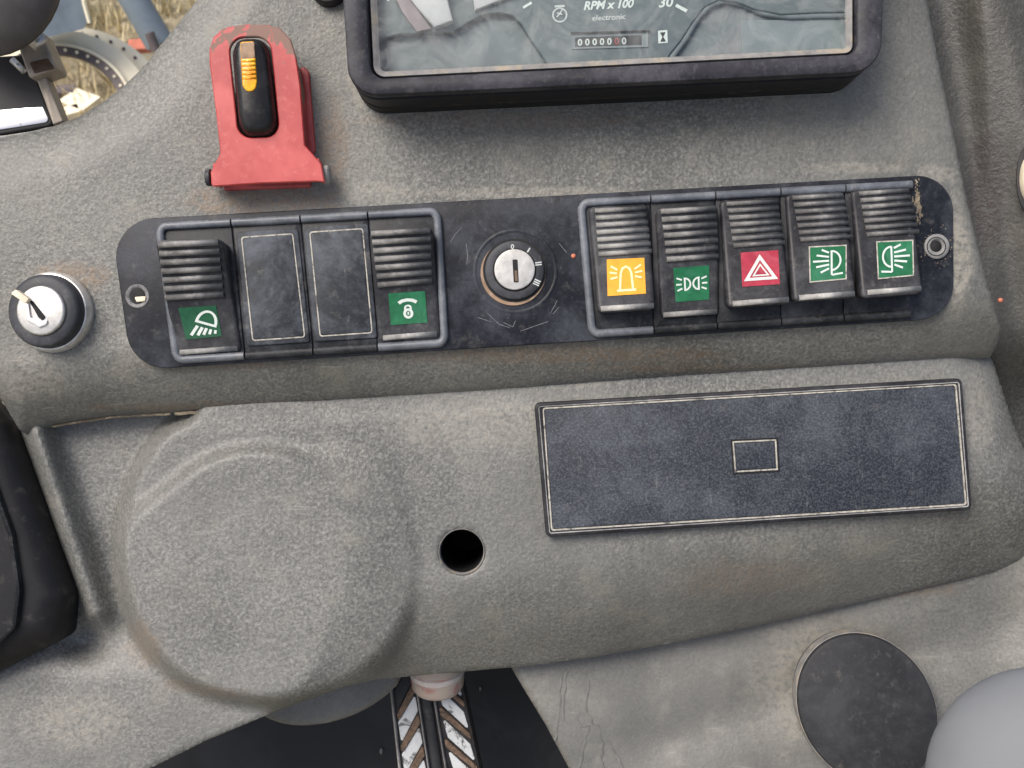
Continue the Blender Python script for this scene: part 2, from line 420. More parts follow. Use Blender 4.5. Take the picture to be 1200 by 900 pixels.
def sheet(name, outline_px, zb, zf, step, mat, parent=None, holes_px=(), lip=10, lipdrop=None, skirt=60):
    """moulded shell: a height field cut to an outline, with a rounded lip and a wall going down"""
    k = (D - zb) / D
    P = [((x - 600) * k, (450 - y) * k) for x, y in outline_px]
    Hs = [[((x - 600) * k, (450 - y) * k) for x, y in h] for h in holes_px]
    A = np.array(P); x0, y0 = A.min(axis=0) - step; x1, y1 = A.max(axis=0) + step
    xs = np.arange(x0, x1 + step, step); ys = np.arange(y0, y1 + step, step)
    X, Y = np.meshgrid(xs, ys)
    sd, bx, by = poly_sd(P, X, Y)
    for h in Hs:
        s2, hx, hy = poly_sd(h, X, Y); s2 = -s2
        m = s2 < sd; sd = np.where(m, s2, sd); bx = np.where(m, hx, bx); by = np.where(m, hy, by)
    out = sd < 0.0
    near = np.abs(sd) < step * 0.35
    mv = out | near
    far = sd < -step * 1.0
    Xn = np.where(mv, bx, X); Yn = np.where(mv, by, Y)
    d = np.where(mv, 0, sd)
    pxs = Xn / k + 600; pys = 450 - Yn / k
    Z = zf(pxs, pys)
    ld = lip if lipdrop is None else lipdrop
    q = np.clip(1 - d / max(lip, 1e-3), 0, 1)
    Z = Z - ld * (1 - np.sqrt(np.clip(1 - q * q, 0, 1)))
    ny, nx = X.shape
    idx = np.arange(nx * ny).reshape(ny, nx)
    good = (~far)
    insd = (sd > -step * 0.999)
    q4 = insd[:-1, :-1] & insd[1:, :-1] & insd[:-1, 1:] & insd[1:, 1:]
    anyin = (sd[:-1, :-1] > 0) | (sd[1:, :-1] > 0) | (sd[:-1, 1:] > 0) | (sd[1:, 1:] > 0)
    # cells that straddle need every corner snapped: allow farther corners when any corner is inside
    q4 = anyin
    a, b, c, e = idx[:-1, :-1][q4], idx[:-1, 1:][q4], idx[1:, 1:][q4], idx[1:, :-1][q4]
    F = np.stack([a, b, c, e], 1)
    # the outline and the height field are given as seen, so deeper places lie correspondingly further out
    Z0 = zf(pxs, pys)
    V = np.stack([((pxs - 600) * (D - Z0) / D).ravel(), ((450 - pys) * (D - Z0) / D).ravel(), Z.ravel()], 1)
    used = np.unique(F); rm = -np.ones(len(V), int)
    V2 = V[used]
    key = np.round(V2[:, :2], 2)
    _, first, inv = np.unique(key, axis=0, return_index=True, return_inverse=True)
    inv = inv.ravel()
    V3 = V2[first]; rm[used] = inv
    F = rm[F]
    faces = []
    for f in F:
        g = []
        for i in f:
            if not g or g[-1] != i: g.append(int(i))
        if len(g) > 1 and g[0] == g[-1]: g.pop()
        if len(set(g)) == len(g) and len(g) >= 3: faces.append(tuple(g))
    # boundary edges -> skirt
    cnt = {}
    for f in faces:
        for i in range(len(f)):
            e2 = (f[i], f[(i + 1) % len(f)])
            cnt[e2] = cnt.get(e2, 0) + 1
    bd = [e2 for e2 in cnt if (e2[1], e2[0]) not in cnt]
    V = [tuple(v) for v in V3]; low = {}
    for e2 in bd:
        for i in e2:
            if i not in low:
                low[i] = len(V); v = V[i]; V.append((v[0], v[1], v[2] - skirt))
    for (i, j) in bd: faces.append((j, i, low[i], low[j]))
    return mesh(name, V, faces, mat, parent, autos=50)

def px2(P, z):  # pixel polygon to world xy
    return [at(p[0], p[1], z)[:2] for p in P]

def offset_poly(P, d):
    """inward offset by mitre, for counter-clockwise or clockwise loops"""
    n = len(P); area = sum(P[i][0] * P[(i + 1) % n][1] - P[(i + 1) % n][0] * P[i][1] for i in range(n))
    sg = 1 if area > 0 else -1; out = []
    for i in range(n):
        a = Vector(P[i - 1]); p = Vector(P[i]); b = Vector(P[(i + 1) % n])
        e1 = p - a; e2 = b - p
        if e1.length < 1e-6 or e2.length < 1e-6: out.append(tuple(p)); continue
        e1.normalize(); e2.normalize()
        n1 = Vector((-e1.y, e1.x)) * sg; n2 = Vector((-e2.y, e2.x)) * sg
        m = n1 + n2
        if m.length < 1e-6: m = n1
        m.normalize(); c = max(0.35, m.dot(n1))
        q = p + m * (d / c); out.append((q.x, q.y))
    return out

def prism(P, z0, z1, bev=1.5, g=None, z1f=None):
    """solid from a world-xy polygon with a rounded upper edge"""
    g = g or G(); n = len(P)
    rings = [(0, z0)]
    for k in range(4):
        a = k / 3 * math.pi / 2
        rings.append((bev * (1 - math.cos(a)), z1 - bev + bev * math.sin(a)))
    V = []
    for off, z in rings:
        Q = offset_poly(P, off) if off > 1e-6 else P
        for q in Q:
            zz = z
            if z1f and z > z0: zz = z + z1f(q[0], q[1])
            V.append((q[0], q[1], zz))
    F = []
    for r in range(len(rings) - 1):
        for i in range(n):
            j = (i + 1) % n
            F.append((r * n + i, r * n + j, (r + 1) * n + j, (r + 1) * n + i))
    F.append(tuple((len(rings) - 1) * n + i for i in range(n)))
    F.append(tuple(reversed(range(n))))
    g.add(V, F); return g

def ringsolid(loops, g=None, closed=True):
    """bridge a list of equal-length 3-D loops"""
    g = g or G(); n = len(loops[0]); V = [p for L in loops for p in L]; F = []
    m = len(loops)
    for r in range(m if closed else m - 1):
        r2 = (r + 1) % m
        for i in range(n):
            j = (i + 1) % n
            F.append((r * n + i, r * n + j, r2 * n + j, r2 * n + i))
    g.add(V, F); return g

def capsule(a, b, r, g=None, seg=8, flat=0.85, rings=3):
    """bar with rounded ends between two 3-D points"""
    g = g or G(); a = Vector(a); b = Vector(b); t = (b - a).normalized()
    up = Vector((0, 0, 1)); up = (up - t * up.dot(t)).normalized(); s = t.cross(up)
    loops = []
    for k in range(rings + 1):
        an = k / rings * math.pi / 2
        loops.append((a + t * (r * (1 - math.sin(an))), max(r * math.sin(an), 0.02)))
    for k in range(rings + 1):
        an = math.pi / 2 - k / rings * math.pi / 2
        loops.append((b - t * (r * (1 - math.sin(an))), max(r * math.sin(an), 0.02)))
    V = []; F = []
    for c, rr in loops:
        for i in range(seg):
            th = 2 * math.pi * i / seg
            V.append(c + s * (math.cos(th) * rr) + up * (math.sin(th) * rr * flat))
    for q in range(len(loops) - 1):
        for i in range(seg):
            j = (i + 1) % seg
            F.append((q * seg + i, q * seg + j, (q + 1) * seg + j, (q + 1) * seg + i))
    F.append(tuple(reversed(range(seg)))); F.append(tuple((len(loops) - 1) * seg + i for i in range(seg)))
    g.add(V, F); return g

def sweep(path, w, h, g=None, seg=8, closed=False, z0=None):
    """half-round bead of width w and height h along a path lying on a face"""
    g = g or G(); n = len(path); P = [Vector(p) for p in path]; V = []; F = []
    for i, p in enumerate(P):
        a = P[i - 1] if (i > 0 or closed) else p; b = P[(i + 1) % n] if (i < n - 1 or closed) else p
        t1 = (p - a); t2 = (b - p)
        t = ((t1.normalized() if t1.length > 1e-6 else Vector()) + (t2.normalized() if t2.length > 1e-6 else Vector()))
        t.z = 0; t.normalize(); s = Vector((-t.y, t.x, 0))
        c = 1.0
        if t1.length > 1e-6 and t2.length > 1e-6: c = 1 / max(0.5, t.dot(t2.normalized()))
        for k in range(seg + 1):
            th = math.pi * k / seg
            V.append(p + s * (math.cos(th) * w / 2 * c) + Vector((0, 0, math.sin(th) ** 0.7 * h)))
    m = seg + 1
    for i in range(n if closed else n - 1):
        j = (i + 1) % n
        for k in range(seg): F.append((i * m + k, j * m + k, j * m + k + 1, i * m + k + 1))
        F.append((i * m + seg, j * m + seg, j * m, i * m))
    if not closed:
        F.append(tuple(reversed(range(m)))); F.append(tuple((n - 1) * m + k for k in range(m)))
    g.add(V, F); return g

def lathe(c, prof, g=None, seg=40, axis=(0, 0, 1), sx=1.0, sy=1.0, rot=0.0):
    """profile of (radius, height) turned about an axis through c"""
    g = g or G(); ax = Vector(axis).normalized(); c = Vector(c)
    ux = Vector((1, 0, 0)); ux = (ux - ax * ux.dot(ax)).normalized(); uy = ax.cross(ux)
    V = []; F = []
    for r, h in prof:
        for i in range(seg):
            th = 2 * math.pi * i / seg
            x, y = r * math.cos(th) * sx, r * math.sin(th) * sy
            x, y = x * math.cos(rot) - y * math.sin(rot), x * math.sin(rot) + y * math.cos(rot)
            V.append(c + ux * x + uy * y + ax * h)
    for q in range(len(prof) - 1):
        for i in range(seg):
            j = (i + 1) % seg
            F.append((q * seg + i, q * seg + j, (q + 1) * seg + j, (q + 1) * seg + i))
    if prof[-1][0] > 0: F.append(tuple((len(prof) - 1) * seg + i for i in range(seg)))
    F.append(tuple(reversed(range(seg))))
    g.add(V, F); return g

def ribbon(pts, w, mapf, g=None, closed=False, sub=1):
    """flat printed stroke in 2-D, mapped onto a face"""
    g = g or G(); P = [Vector(p) for p in pts]
    if sub > 1:
        Q = []
        m = len(P) if closed else len(P) - 1
        for i in range(m):
            for k in range(sub): Q.append(P[i].lerp(P[(i + 1) % len(P)], k / sub))
        if not closed: Q.append(P[-1])
        P = Q
    n = len(P); V = []; F = []
    for i, p in enumerate(P):
        a = P[i - 1] if (i > 0 or closed) else None; b = P[(i + 1) % n] if (i < n - 1 or closed) else None
        d1 = (p - a).normalized() if a is not None else None; d2 = (b - p).normalized() if b is not None else None
        if d1 is None: d1 = d2
        if d2 is None: d2 = d1
        t = (d1 + d2); t = t.normalized() if t.length > 1e-5 else d1
        nrm = Vector((-t.y, t.x)); c = 1 / max(0.4, t.dot(d2))
        for s in (-1, 1):
            q = p + nrm * (s * w / 2 * c); V.append(mapf(q.x, q.y))
    for i in range(n if closed else n - 1):
        j = (i + 1) % n; F.append((2 * i, 2 * j, 2 * j + 1, 2 * i + 1))
    g.add(V, F); return g

def arc(cx, cy, rx, ry, a0, a1, n=14):
    return [(cx + rx * math.cos(math.radians(a0 + (a1 - a0) * k / n)), cy + ry * math.sin(math.radians(a0 + (a1 - a0) * k / n))) for k in range(n + 1)]

def bil(Q, u, v):
    (ax, ay), (bx, by), (cx, cy), (dx, dy) = Q   # TL TR BR BL
    x = (1 - v) * ((1 - u) * ax + u * bx) + v * ((1 - u) * dx + u * cx)
    y = (1 - v) * ((1 - u) * ay + u * by) + v * ((1 - u) * dy + u * cy)
    return x, y

def text_geo(s, shear=0.0, bold=0.0):
    cu = bpy.data.curves.new('lettering', 'FONT'); cu.body = s; cu.shear = shear; cu.offset = bold
    cu.resolution_u = 3
    o = bpy.data.objects.new('lettering', cu); sc.collection.objects.link(o)
    bpy.context.view_layer.update()
    me = bpy.data.meshes.new_from_object(o.evaluated_get(bpy.context.evaluated_depsgraph_get()))
    V = [tuple(v.co) for v in me.vertices]; F = [tuple(p.vertices) for p in me.polygons]
    bpy.data.objects.remove(o); bpy.data.curves.remove(cu); bpy.data.meshes.remove(me)
    A = np.array(V); lo = A.min(axis=0); hi = A.max(axis=0)
    return [((v[0] - lo[0]) / (hi[0] - lo[0]), 1 - (v[1] - lo[1]) / (hi[1] - lo[1])) for v in V], F

def text(name, s, quad, z, mat, parent, shear=0.0, bold=0.0):
    V, F = text_geo(s, shear, bold)
    return mesh(name, [at(*bil(quad, u, v), z) for u, v in V], F, mat, parent)

# ------------------------------------------------------------------ OUTSIDE the cab window (true distances, world metres)
def wmesh(name, V, F, mat, parent=None, base=None, smooth=False):
    V = [Vector(v) for v in V]
    if base is None: base = Vector((sum(v.x for v in V) / len(V), sum(v.y for v in V) / len(V), min(v.z for v in V)))
    if parent is not None: base = parent.location
    me = bpy.data.meshes.new(name); me.from_pydata([tuple(v - base) for v in V], [], F); me.materials.append(M[mat])
    if smooth: me.polygons.foreach_set('use_smooth', [True] * len(me.polygons)); me.set_sharp_from_angle(angle=math.radians(40))
    o = bpy.data.objects.new(name, me); sc.collection.objects.link(o)
    if parent is not None: o.parent = parent
    else: o.location = base
    return o
def ray(px, py):
    return (ROT @ Vector((px - 600, 450 - py, -D))).normalized()
CAMP = cam.location.copy()
def on_ground(px, py, h=0.0):
    d = ray(px, py); t = (h - CAMP.z) / d.z; return CAMP + d * t
def wthing(name, label, cat, loc):
    o = bpy.data.objects.new(name, None); sc.collection.objects.link(o); o.location = loc
    o['label'] = label; o['category'] = cat; o.empty_display_size = 0.1; return o

# ground sheet with real unevenness near the machine, out to the horizon
def ground():
    xs = np.concatenate([np.linspace(-300, -9, 12), np.linspace(-8, 4, 90), np.linspace(5, 300, 12)])
    ys = np.concatenate([np.linspace(-300, 0, 8), np.linspace(0.5, 12, 90), np.linspace(13, 300, 12)])
    rng = np.random.RandomState(3); V = []
    for y in ys:
        for x in xs: V.append((x, y, rng.uniform(-0.03, 0.03) if (-8 < x < 4 and 0.5 < y < 12) else 0))
    nx = len(xs); F = [(j * nx + i, j * nx + i + 1, (j + 1) * nx + i + 1, (j + 1) * nx + i) for j in range(len(ys) - 1) for i in range(nx - 1)]
    struct(wmesh('ground', V, F, 'straw', smooth=False))
ground()
# dry grass tussocks
def tufts():
    rng = random.Random(8); V = []; F = []
    for i in range(2600):
        px, py = rng.uniform(-60, 300), rng.uniform(-120, 160)
        p = on_ground(px, py)
        if p.y > 12: continue
        h = rng.uniform(0.03, 0.10); a = rng.uniform(0, 6.28); w = 0.006
        lean = Vector((rng.uniform(-.6, .6) * h, rng.uniform(-.6, .6) * h, h))
        n = len(V); V += [p + Vector((math.cos(a) * w, math.sin(a) * w, -0.02)), p - Vector((math.cos(a) * w, math.sin(a) * w, 0.02)), p + lean]
        F.append((n, n + 1, n + 2))
    o = wmesh('dry_grass', V, F, 'strawblade'); o['kind'] = 'stuff'
    o['label'] = 'dry straw coloured grass outside the lower window'; o['category'] = 'grass'
M['strawblade'] = simple('straw_blade', (0.62, 0.53, 0.33, 1), 0.8, var=0.4, scale=5)
tufts()

def wlathe(c, prof, axis, seg=56, a0=0, a1=360):
    return lathe(c, prof, seg=seg, axis=axis)
# big pale wheel rim lying against the ground
rc = on_ground(73, 134, 0.35)
raxis = (CAMP - rc).normalized() * 0.8 + Vector((0.05, 0, 0.62)); raxis.normalize()
pxm = (rc - CAMP).length / D   # metres per pixel there
rim = wthing('wheel_rim', 'large off-white bolted steel wheel rim lying on dry ground outside the window', 'wheel rim', rc)
def rr(px): return px * pxm
g = lathe(rc, [(rr(71), rr(2)), (rr(92), rr(2)), (rr(94), rr(5)), (rr(93), rr(7)), (rr(76), rr(8)), (rr(71), rr(6)), (rr(71), rr(2))], axis=raxis, seg=72)
g.F = [f for f in g.F if len(f) == 4]
wmesh('barrel', g.V, g.F, 'offwhite', rim, smooth=True)
g = lathe(rc + raxis * rr(10) , [(rr(61), 0), (rr(71), 0), (rr(71), rr(5)), (rr(61), rr(4)), (rr(61), 0)], axis=raxis, seg=72); g.F = [f for f in g.F if len(f) == 4]
wmesh('inner_band', g.V, g.F, 'darkmetal', rim, smooth=True)
g = lathe(rc + raxis * rr(15.3), [(rr(70), 0), (rr(72.5), 0), (rr(72.5), rr(2)), (rr(70), rr(2)), (rr(70), 0)], axis=raxis, seg=72); g.F = [f for f in g.F if len(f) == 4]
wmesh('bead', g.V, g.F, 'offwhite', rim, smooth=True)
fc = rc - raxis * rr(22) + Vector((rr(14), rr(8), rr(10)))
g = lathe(fc, [(rr(78), 0), (rr(93), 0), (rr(95), rr(3)), (rr(93), rr(4)), (rr(78), rr(3)), (rr(78), 0)], axis=raxis, seg=72); g.F = [f for f in g.F if len(f) == 4]
wmesh('back_flange', g.V, g.F, 'offwhite', rim, smooth=True)
ux = Vector((1, 0, 0)); ux = (ux - raxis * ux.dot(raxis)).normalized(); uy = raxis.cross(ux)
for k in range(36):
    a = k * math.tau / 36
    if not (math.radians(10) < a < math.radians(140)): continue
    c = rc + raxis * rr(14.2) + (ux * math.cos(a) + uy * math.sin(a)) * rr(66)
    g = lathe(c, [(rr(1.8), 0), (rr(1.8), rr(1.6)), (rr(1.0), rr(2.2))], axis=raxis, seg=6)
    wmesh('bolt', g.V, g.F, 'offwhite', rim)
    c = fc + raxis * rr(3.6) + (ux * math.cos(a) + uy * math.sin(a)) * rr(87)
    g = lathe(c, [(rr(2.0), 0), (rr(2.0), rr(1.4)), (rr(1.2), rr(1.6))], axis=raxis, seg=6)
    wmesh('flange_bolt', g.V, g.F, 'darkmetal', rim)

def wbox(c, ax, ay, az, g=None):
    """box from centre and three half-axis vectors"""
    g = g or G(); V = [c + ax * i + ay * j + az * k for i in (-1, 1) for j in (-1, 1) for k in (-1, 1)]
    g.add(V, [(0, 1, 3, 2), (4, 6, 7, 5), (0, 4, 5, 1), (2, 3, 7, 6), (0, 2, 6, 4), (1, 5, 7, 3)]); return g
def pt(px, py, dist):   # point on the line of sight at a real distance
    return CAMP + ray(px, py) * dist
def wtube(a, b, r, g=None, seg=16):
    g = g or G(); a = Vector(a); b = Vector(b); ax = (b - a)
    return lathe(a, [(r * 0.9, 0), (r, r * 0.1), (r, ax.length - r * 0.1), (r * 0.9, ax.length)], g=g, seg=seg, axis=ax)
# blue-grey hydraulic arm of the machine
arm = wthing('hydraulic_boom', 'blue-grey tubular machine boom slanting down past the window', 'boom', pt(160, 20, 2.6))
d = 2.6
g = wtube(pt(128, -50, d), pt(188, 52, d), 15.5 * d / D); wmesh('tube', g.V, g.F, 'bluegrey', arm, smooth=True)
g = wtube(pt(175, 38, d - .05), pt(183, 60, d - .05), 5 * d / D); wmesh('end_lug', g.V, g.F, 'darkmetal', arm, smooth=True)
pan = wthing('machine_fender', 'blue-grey painted fender behind the pale wheel rim', 'fender', pt(75, 10, 3.2))
d = 3.3
outl = [(30, -60), (105, -60), (96, 0), (103, 24), (98, 34), (70, 40), (48, 46), (44, 30)]
Vf = [pt(x, y, d) for x, y in outl]; Vb = [pt(x, y, d + 0.12) for x, y in outl]; n = len(outl)
wmesh('panel', Vf + Vb, [tuple(range(n)), tuple(reversed(range(n, 2 * n)))] + [(i, i + n, (i + 1) % n + n, (i + 1) % n) for i in range(n)], 'bluegrey', pan)
g = wtube(pt(103, -40, d - .02), pt(98, 2, d - .02), 2 * d / D); g = wtube(pt(98, 2, d - .02), pt(105, 27, d - .02), 2 * d / D, g)
wmesh('edge_tube', g.V, g.F, 'offwhite', pan, smooth=True)
# white canister
cb = on_ground(178, 100); can = wthing('canister', 'white upright canister with a reddish lid beside the blue-grey arm', 'canister', cb)
k = 4.2 / D
zz = Vector((0, 0, 1)); xx = Vector((1, 0.15, 0)).normalized(); yy = zz.cross(xx)
g = wbox(cb + zz * 22 * k, xx * 11 * k, yy * 9 * k, zz * 22 * k); wmesh('body', g.V, g.F, 'offwhite', can)
g = wbox(cb + zz * 46.5 * k, xx * 11.6 * k, yy * 9.5 * k, zz * 2.4 * k); wmesh('lid', g.V, g.F, 'brickred', can)
g = wbox(cb + zz * 24 * k - xx * 13 * k, xx * 1.8 * k, yy * 6 * k, zz * 18 * k); wmesh('strap', g.V, g.F, 'darkmetal', can)
# loose scrap on the ground
for (px, py, sx, sy, a, m, lb) in [(95, 122, 16, 9, -0.5, 'offwhite', 'largest white scrap plate lying on the straw ground inside the rim'),
                                   (80, 136, 12, 5, 0.5, 'offwhite', 'small white scrap piece lying nearest the dashboard edge'),
                                   (79, 110, 9, 5, 0.05, 'darkmetal', 'grey rectangular scrap piece lying inside the pale rim'),
                                   (149, 82, 7, 12, 0.1, 'offwhite', 'pale broken slab on the ground beside the white canister')]:
    c = on_ground(px, py, 0.03); u = Vector((math.cos(a), math.sin(a), 0)); v = zz.cross(u)
    g = wbox(c, u * sx * k, v * sy * k * 1.4, zz * 0.02)
    tag(wmesh('scrap_piece', g.V, g.F, m), lb, 'scrap')

# ------------------------------------------------------------------ near things at the top left window corner
# mirror, bracket and black steering hub close behind the dashboard edge
zq = -60
mt = thing('side_mirror', 'black framed mirror reflecting white sky, at the left edge above the dashboard', 'mirror', at(25, 115, zq))
Pm = round_poly(px2([(-70, 72), (36, 66), (66, 146), (60, 150), (-70, 172)], zq), [6, 8, 5, 5, 5])
prism(Pm, zq - 25, zq + 8, 3).make('frame', 'mattblack', mt, autos=40)
Pg = round_poly(px2([(-60, 134), (50, 124), (59, 143), (-60, 162)], zq + 9), 5)
prism(Pg, zq + 5, zq + 9.5, 1).make('mirror_glass', 'mirror', mt, autos=40)
br = thing('window_bracket', 'worn beige metal bracket with a brown pocket beside the mirror', 'bracket', at(45, 80, zq))
prism(round_poly(px2([(22, 58), (46, 32), (66, 80), (34, 92)], zq + 35), 4), zq, zq + 35, 3).make('plate', 'beige', br, autos=40)
prism(round_poly(px2([(34, 73), (56, 68), (64, 80), (40, 86)], zq + 36), 2), zq + 30, zq + 36.5, 1).make('pocket', 'brownmetal', br, autos=40)
prism(round_poly(px2([(40, 86), (51, 83), (74, 142), (62, 146)], zq + 22), 2), zq, zq + 22, 2).make('strip', 'beige', br, autos=40)
capsule(at(38, 56, zq + 38), at(52, 42, zq + 38), 6).make('clip', 'chrome', br, smooth=True)
capsule(at(14, 70, zq + 30), at(29, 84, zq + 30), 4).make('stay', 'chrome', br, smooth=True)
g = G(); g = lathe(at(-31, -48, 20), [(118 * math.cos(a), 60 * math.sin(a)) for a in [k / 10 * math.pi / 2 for k in range(10)]], sx=0.85, sy=1.0, rot=0.5)
hub = tag(g.make('steering_hub', 'wheelgrey', smooth=True), 'dark grey rounded steering hub cut by the top left corner', 'steering hub')

# ------------------------------------------------------------------ DASHBOARD upper cover
def seam(px): return np.interp(px, [-120, 25, 60, 130, 200, 400, 600, 800, 1000, 1165, 1300], [486, 508, 499, 488, 484, 471, 458, 443, 430, 419, 410])
up_out = [(-110, 163), (0, 157), (32, 152), (62, 145), (90, 134), (118, 117), (142, 99), (162, 80), (182, 55), (202, 30), (226, 0), (250, -40), (262, -110),
          (1075, -110), (1090, 0), (1103, 70), (1120, 150), (1138, 240), (1158, 320), (1173, 372), (1177, 388), (1173, 403), (1164, 419),
          (1000, 430), (800, 443), (600, 458), (400, 471), (200, 484), (130, 488), (62, 498), (42, 507), (28, 510), (18, 503), (0, 472), (-110, 300)]
def z_upper(px, py):
    d = seam(px) - py
    z = -52 * np.clip(1 - d / 84, 0, 1.3) ** 2.0
    # roll away at the window side
    wx = np.interp(py, [-110, 0, 55, 99, 134, 157, 200], [262, 226, 182, 142, 90, 0, -600])
    e, _, _ = EDGE(px, py)
    z = z - 26 * np.clip(1 - e / 70, 0, 1) ** 2
    r = np.interp(py, [-110, 0, 150, 320, 388, 500], [1075, 1090, 1120, 1158, 1177, 1170]) - px
    z = z - 8 * np.clip(1 - r / 40, 0, 1) ** 2
    z = z + 3.5 * np.exp(-((py - 190) / 50) ** 2) * sstep(px, 350, 480) * 0
    return z
EP = [(-310, 175), (-110, 163), (0, 157), (32, 152), (62, 145), (90, 134), (118, 117), (142, 99), (162, 80), (182, 55), (202, 30), (226, 0), (250, -40), (262, -210)]
def EDGE(px, py):
    best = np.full(px.shape, 1e9)
    for (a, b), (c, d) in zip(EP[:-1], EP[1:]):
        t = np.clip(((px - a) * (c - a) + (py - b) * (d - b)) / ((c - a) ** 2 + (d - b) ** 2), 0, 1)
        best = np.minimum(best, np.hypot(px - a - t * (c - a), py - b - t * (d - b)))
    return best, 0, 0
dash = sheet('dashboard_cover', up_out, 0, z_upper, 4.0, 'dash', lip=9, skirt=70)
tag(dash, 'dusty grey leather-grained upper dashboard cover carrying the switch strip and gauge cluster', 'dashboard')

# ------------------------------------------------------------------ knee panel below
zk = -45
shell = smooth_poly([(222, 440), (222, 482), (190, 492), (160, 530), (138, 575), (129, 625), (131, 680), (146, 730), (170, 775), (205, 806), (250, 826), (295, 833), (322, 842), (338, 870), (345, 940), (1400, 940), (1400, 300), (222, 300)], 2)
kn_out = [(-110, 470), (20, 470), (1150, 400), (1165, 424), (1177, 460), (1190, 500), (1204, 532), (1226, 570), (1240, 610), (1232, 640), (1200, 657), (1165, 672), (1100, 686), (1000, 709),
          (900, 731), (800, 752), (700, 770), (620, 781), (540, 788), (472, 794), (440, 797), (402, 806), (365, 819), (335, 830), (312, 839), (240, 869), (176, 901), (100, 940), (-110, 1010)]
def ybot(px): return np.interp(px, [300, 440, 540, 700, 900, 1100, 1240], [840, 800, 790, 772, 733, 688, 645])
def z_knee(px, py):
    sd, _, _ = poly_sd(shell, px, py)
    panel = -45 - 85 * np.clip(1 - (ybot(px) - py) / 125, 0, 1.2) ** 2.0 - 4 * np.clip(1 - (py - seam(px)) / 25, 0, 1)
    rr_ = np.interp(py, [400, 460, 532, 600, 660], [1160, 1177, 1204, 1238, 1240]) - px
    panel = panel - 30 * np.clip(1 - rr_ / 55, 0, 1.2) ** 2
    r = np.hypot((px - 300) * np.where(px > 300, 0.90, 1.0), py - 660)
    ri = np.maximum(r, 1)
    up = sstep((660 - py) / ri, 0.15, 0.75)
    rt = sstep((px - 300) / ri, 0.25, 0.95)
    r0 = 150 * (1 - up) + 125 * up; r1 = 182 * (1 - up) + 148 * up
    r0 = r0 * (1 - rt) + 92 * rt; r1 = r1 * (1 - rt) + 200 * rt
    bulge = -49 + 23 * (1 - sstep((r - r0) / (r1 - r0), 0, 1))
    bulge = bulge - (45 * sstep(r, 157 + 3 * rt, 184 + 18 * rt) + 130 * sstep(r, 172, 218)) * (1 - up)
    bulge = bulge - 40 * sstep(r, 185, 225)
    bulge = np.where(r > 226, -1e3, bulge)
    k = 6.0
    m = np.maximum(panel, bulge); hi = m + k * np.log(np.exp((panel - m) / k) + np.exp((np.maximum(bulge, -400) - m) / k))
    hi = hi - k * 0.4
    low = -86 + 12 * sstep(py, 740, 800) + 0.00 * px
    low = low + 14 * np.clip((py - 720) / 200, 0, 1) - 10 * sstep(py, 600, 720) * (px < 400)
    # moulded ridge running down by the black housing
    ax, ay, bx2, by2 = 42, 505, 112, 716
    t = np.clip(((px - ax) * (bx2 - ax) + (py - ay) * (by2 - ay)) / ((bx2 - ax) ** 2 + (by2 - ay) ** 2), 0, 1)
    dx_ = px - ax - t * (bx2 - ax); dy_ = py - ay - t * (by2 - ay)
    dd = np.hypot(dx_, dy_); side = np.sign(dx_ * (by2 - ay) - dy_ * (bx2 - ax))
    low = low + 42 * np.exp(-(dd / np.where(side > 0, 19, 13)) ** 2) * (1 - 0.2 * t)
    low = low - 22 * np.exp(-(((px - 100) / 26) ** 2 + ((py - 752) / 20) ** 2))
    w = sstep(sd, -3, 20)
    return low * (1 - w) + hi * w
hole = [(541 + 26.5 * math.cos(a), 647 + 26.5 * math.sin(a)) for a in [k * math.tau / 40 for k in range(40)]]
knee = sheet('knee_panel', kn_out, zk, z_knee, 4.0, 'knee', holes_px=[hole], lip=4, lipdrop=3, skirt=55)
tag(knee, 'grey grained lower dash panel with round bulge and a drilled black hole', 'dash panel')
cx, cy, _ = at(541, 647, zk)
zc = float(z_knee(np.array([541.0]), np.array([660.0]))[0])
g = ringsolid([[(cx + r * math.cos(a), cy + r * math.sin(a), z) for a in [k * math.tau / 48 for k in range(48)]] for r, z in [(27.9, zc - 1.5), (28.2, zc - 0.8), (27.6, zc - 0.3), (26.6, zc - 2.2), (26.2, zc - 8), (27.5, zc - 8)]])
g.make('hole_edge', 'ledge', knee, autos=60)
g = lathe((cx, cy, zc - 190), [(27, 0), (27, 183)], seg=40); g.F = [f for f in g.F if len(f) == 4] + [tuple(range(40))]
g.make('hole_recess', 'deep', knee)
g = lathe(at(190, 821, -96), [(9, 0), (8, 4), (5, 6.5), (1, 7.5)], seg=16); g.make('moulding_pip', 'knee', knee, smooth=True)
# dust packed in the seam under the upper cover
g = G(); rng = random.Random(12)
for x0_, x1_, w_ in [(62, 204, 1.5), (205, 300, 2.2), (330, 520, 1.0)]:
    P = [at(x, float(seam(x)) + 1.2 + rng.uniform(-.5, .5), -56) for x in range(x0_, x1_, 6)]
    sweep(P, w_ * 2, 1.6, seg=4).make('seam_dust', 'seamdust', knee)
# small grey clip mark under the lip
g = capsule(at(528, 786, -146), at(539, 785, -146), 3); g.make('clip_tab', 'cap' if 'cap' in M else 'capgrey', knee, smooth=True)

# grey lower column flap
fl_out = smooth_poly([(250, 700), (470, 700), (472, 795), (455, 815), (425, 835), (390, 848), (352, 853), (322, 848), (300, 836), (270, 800)], 2)
fl = sheet('column_flap', fl_out, -175, lambda x, y: -175 - 0.0016 * (x - 380) ** 2, 5.0, 'side', lip=6, skirt=30)
tag(fl, 'shaded grey curved flap hanging under the round bulge', 'column cover')

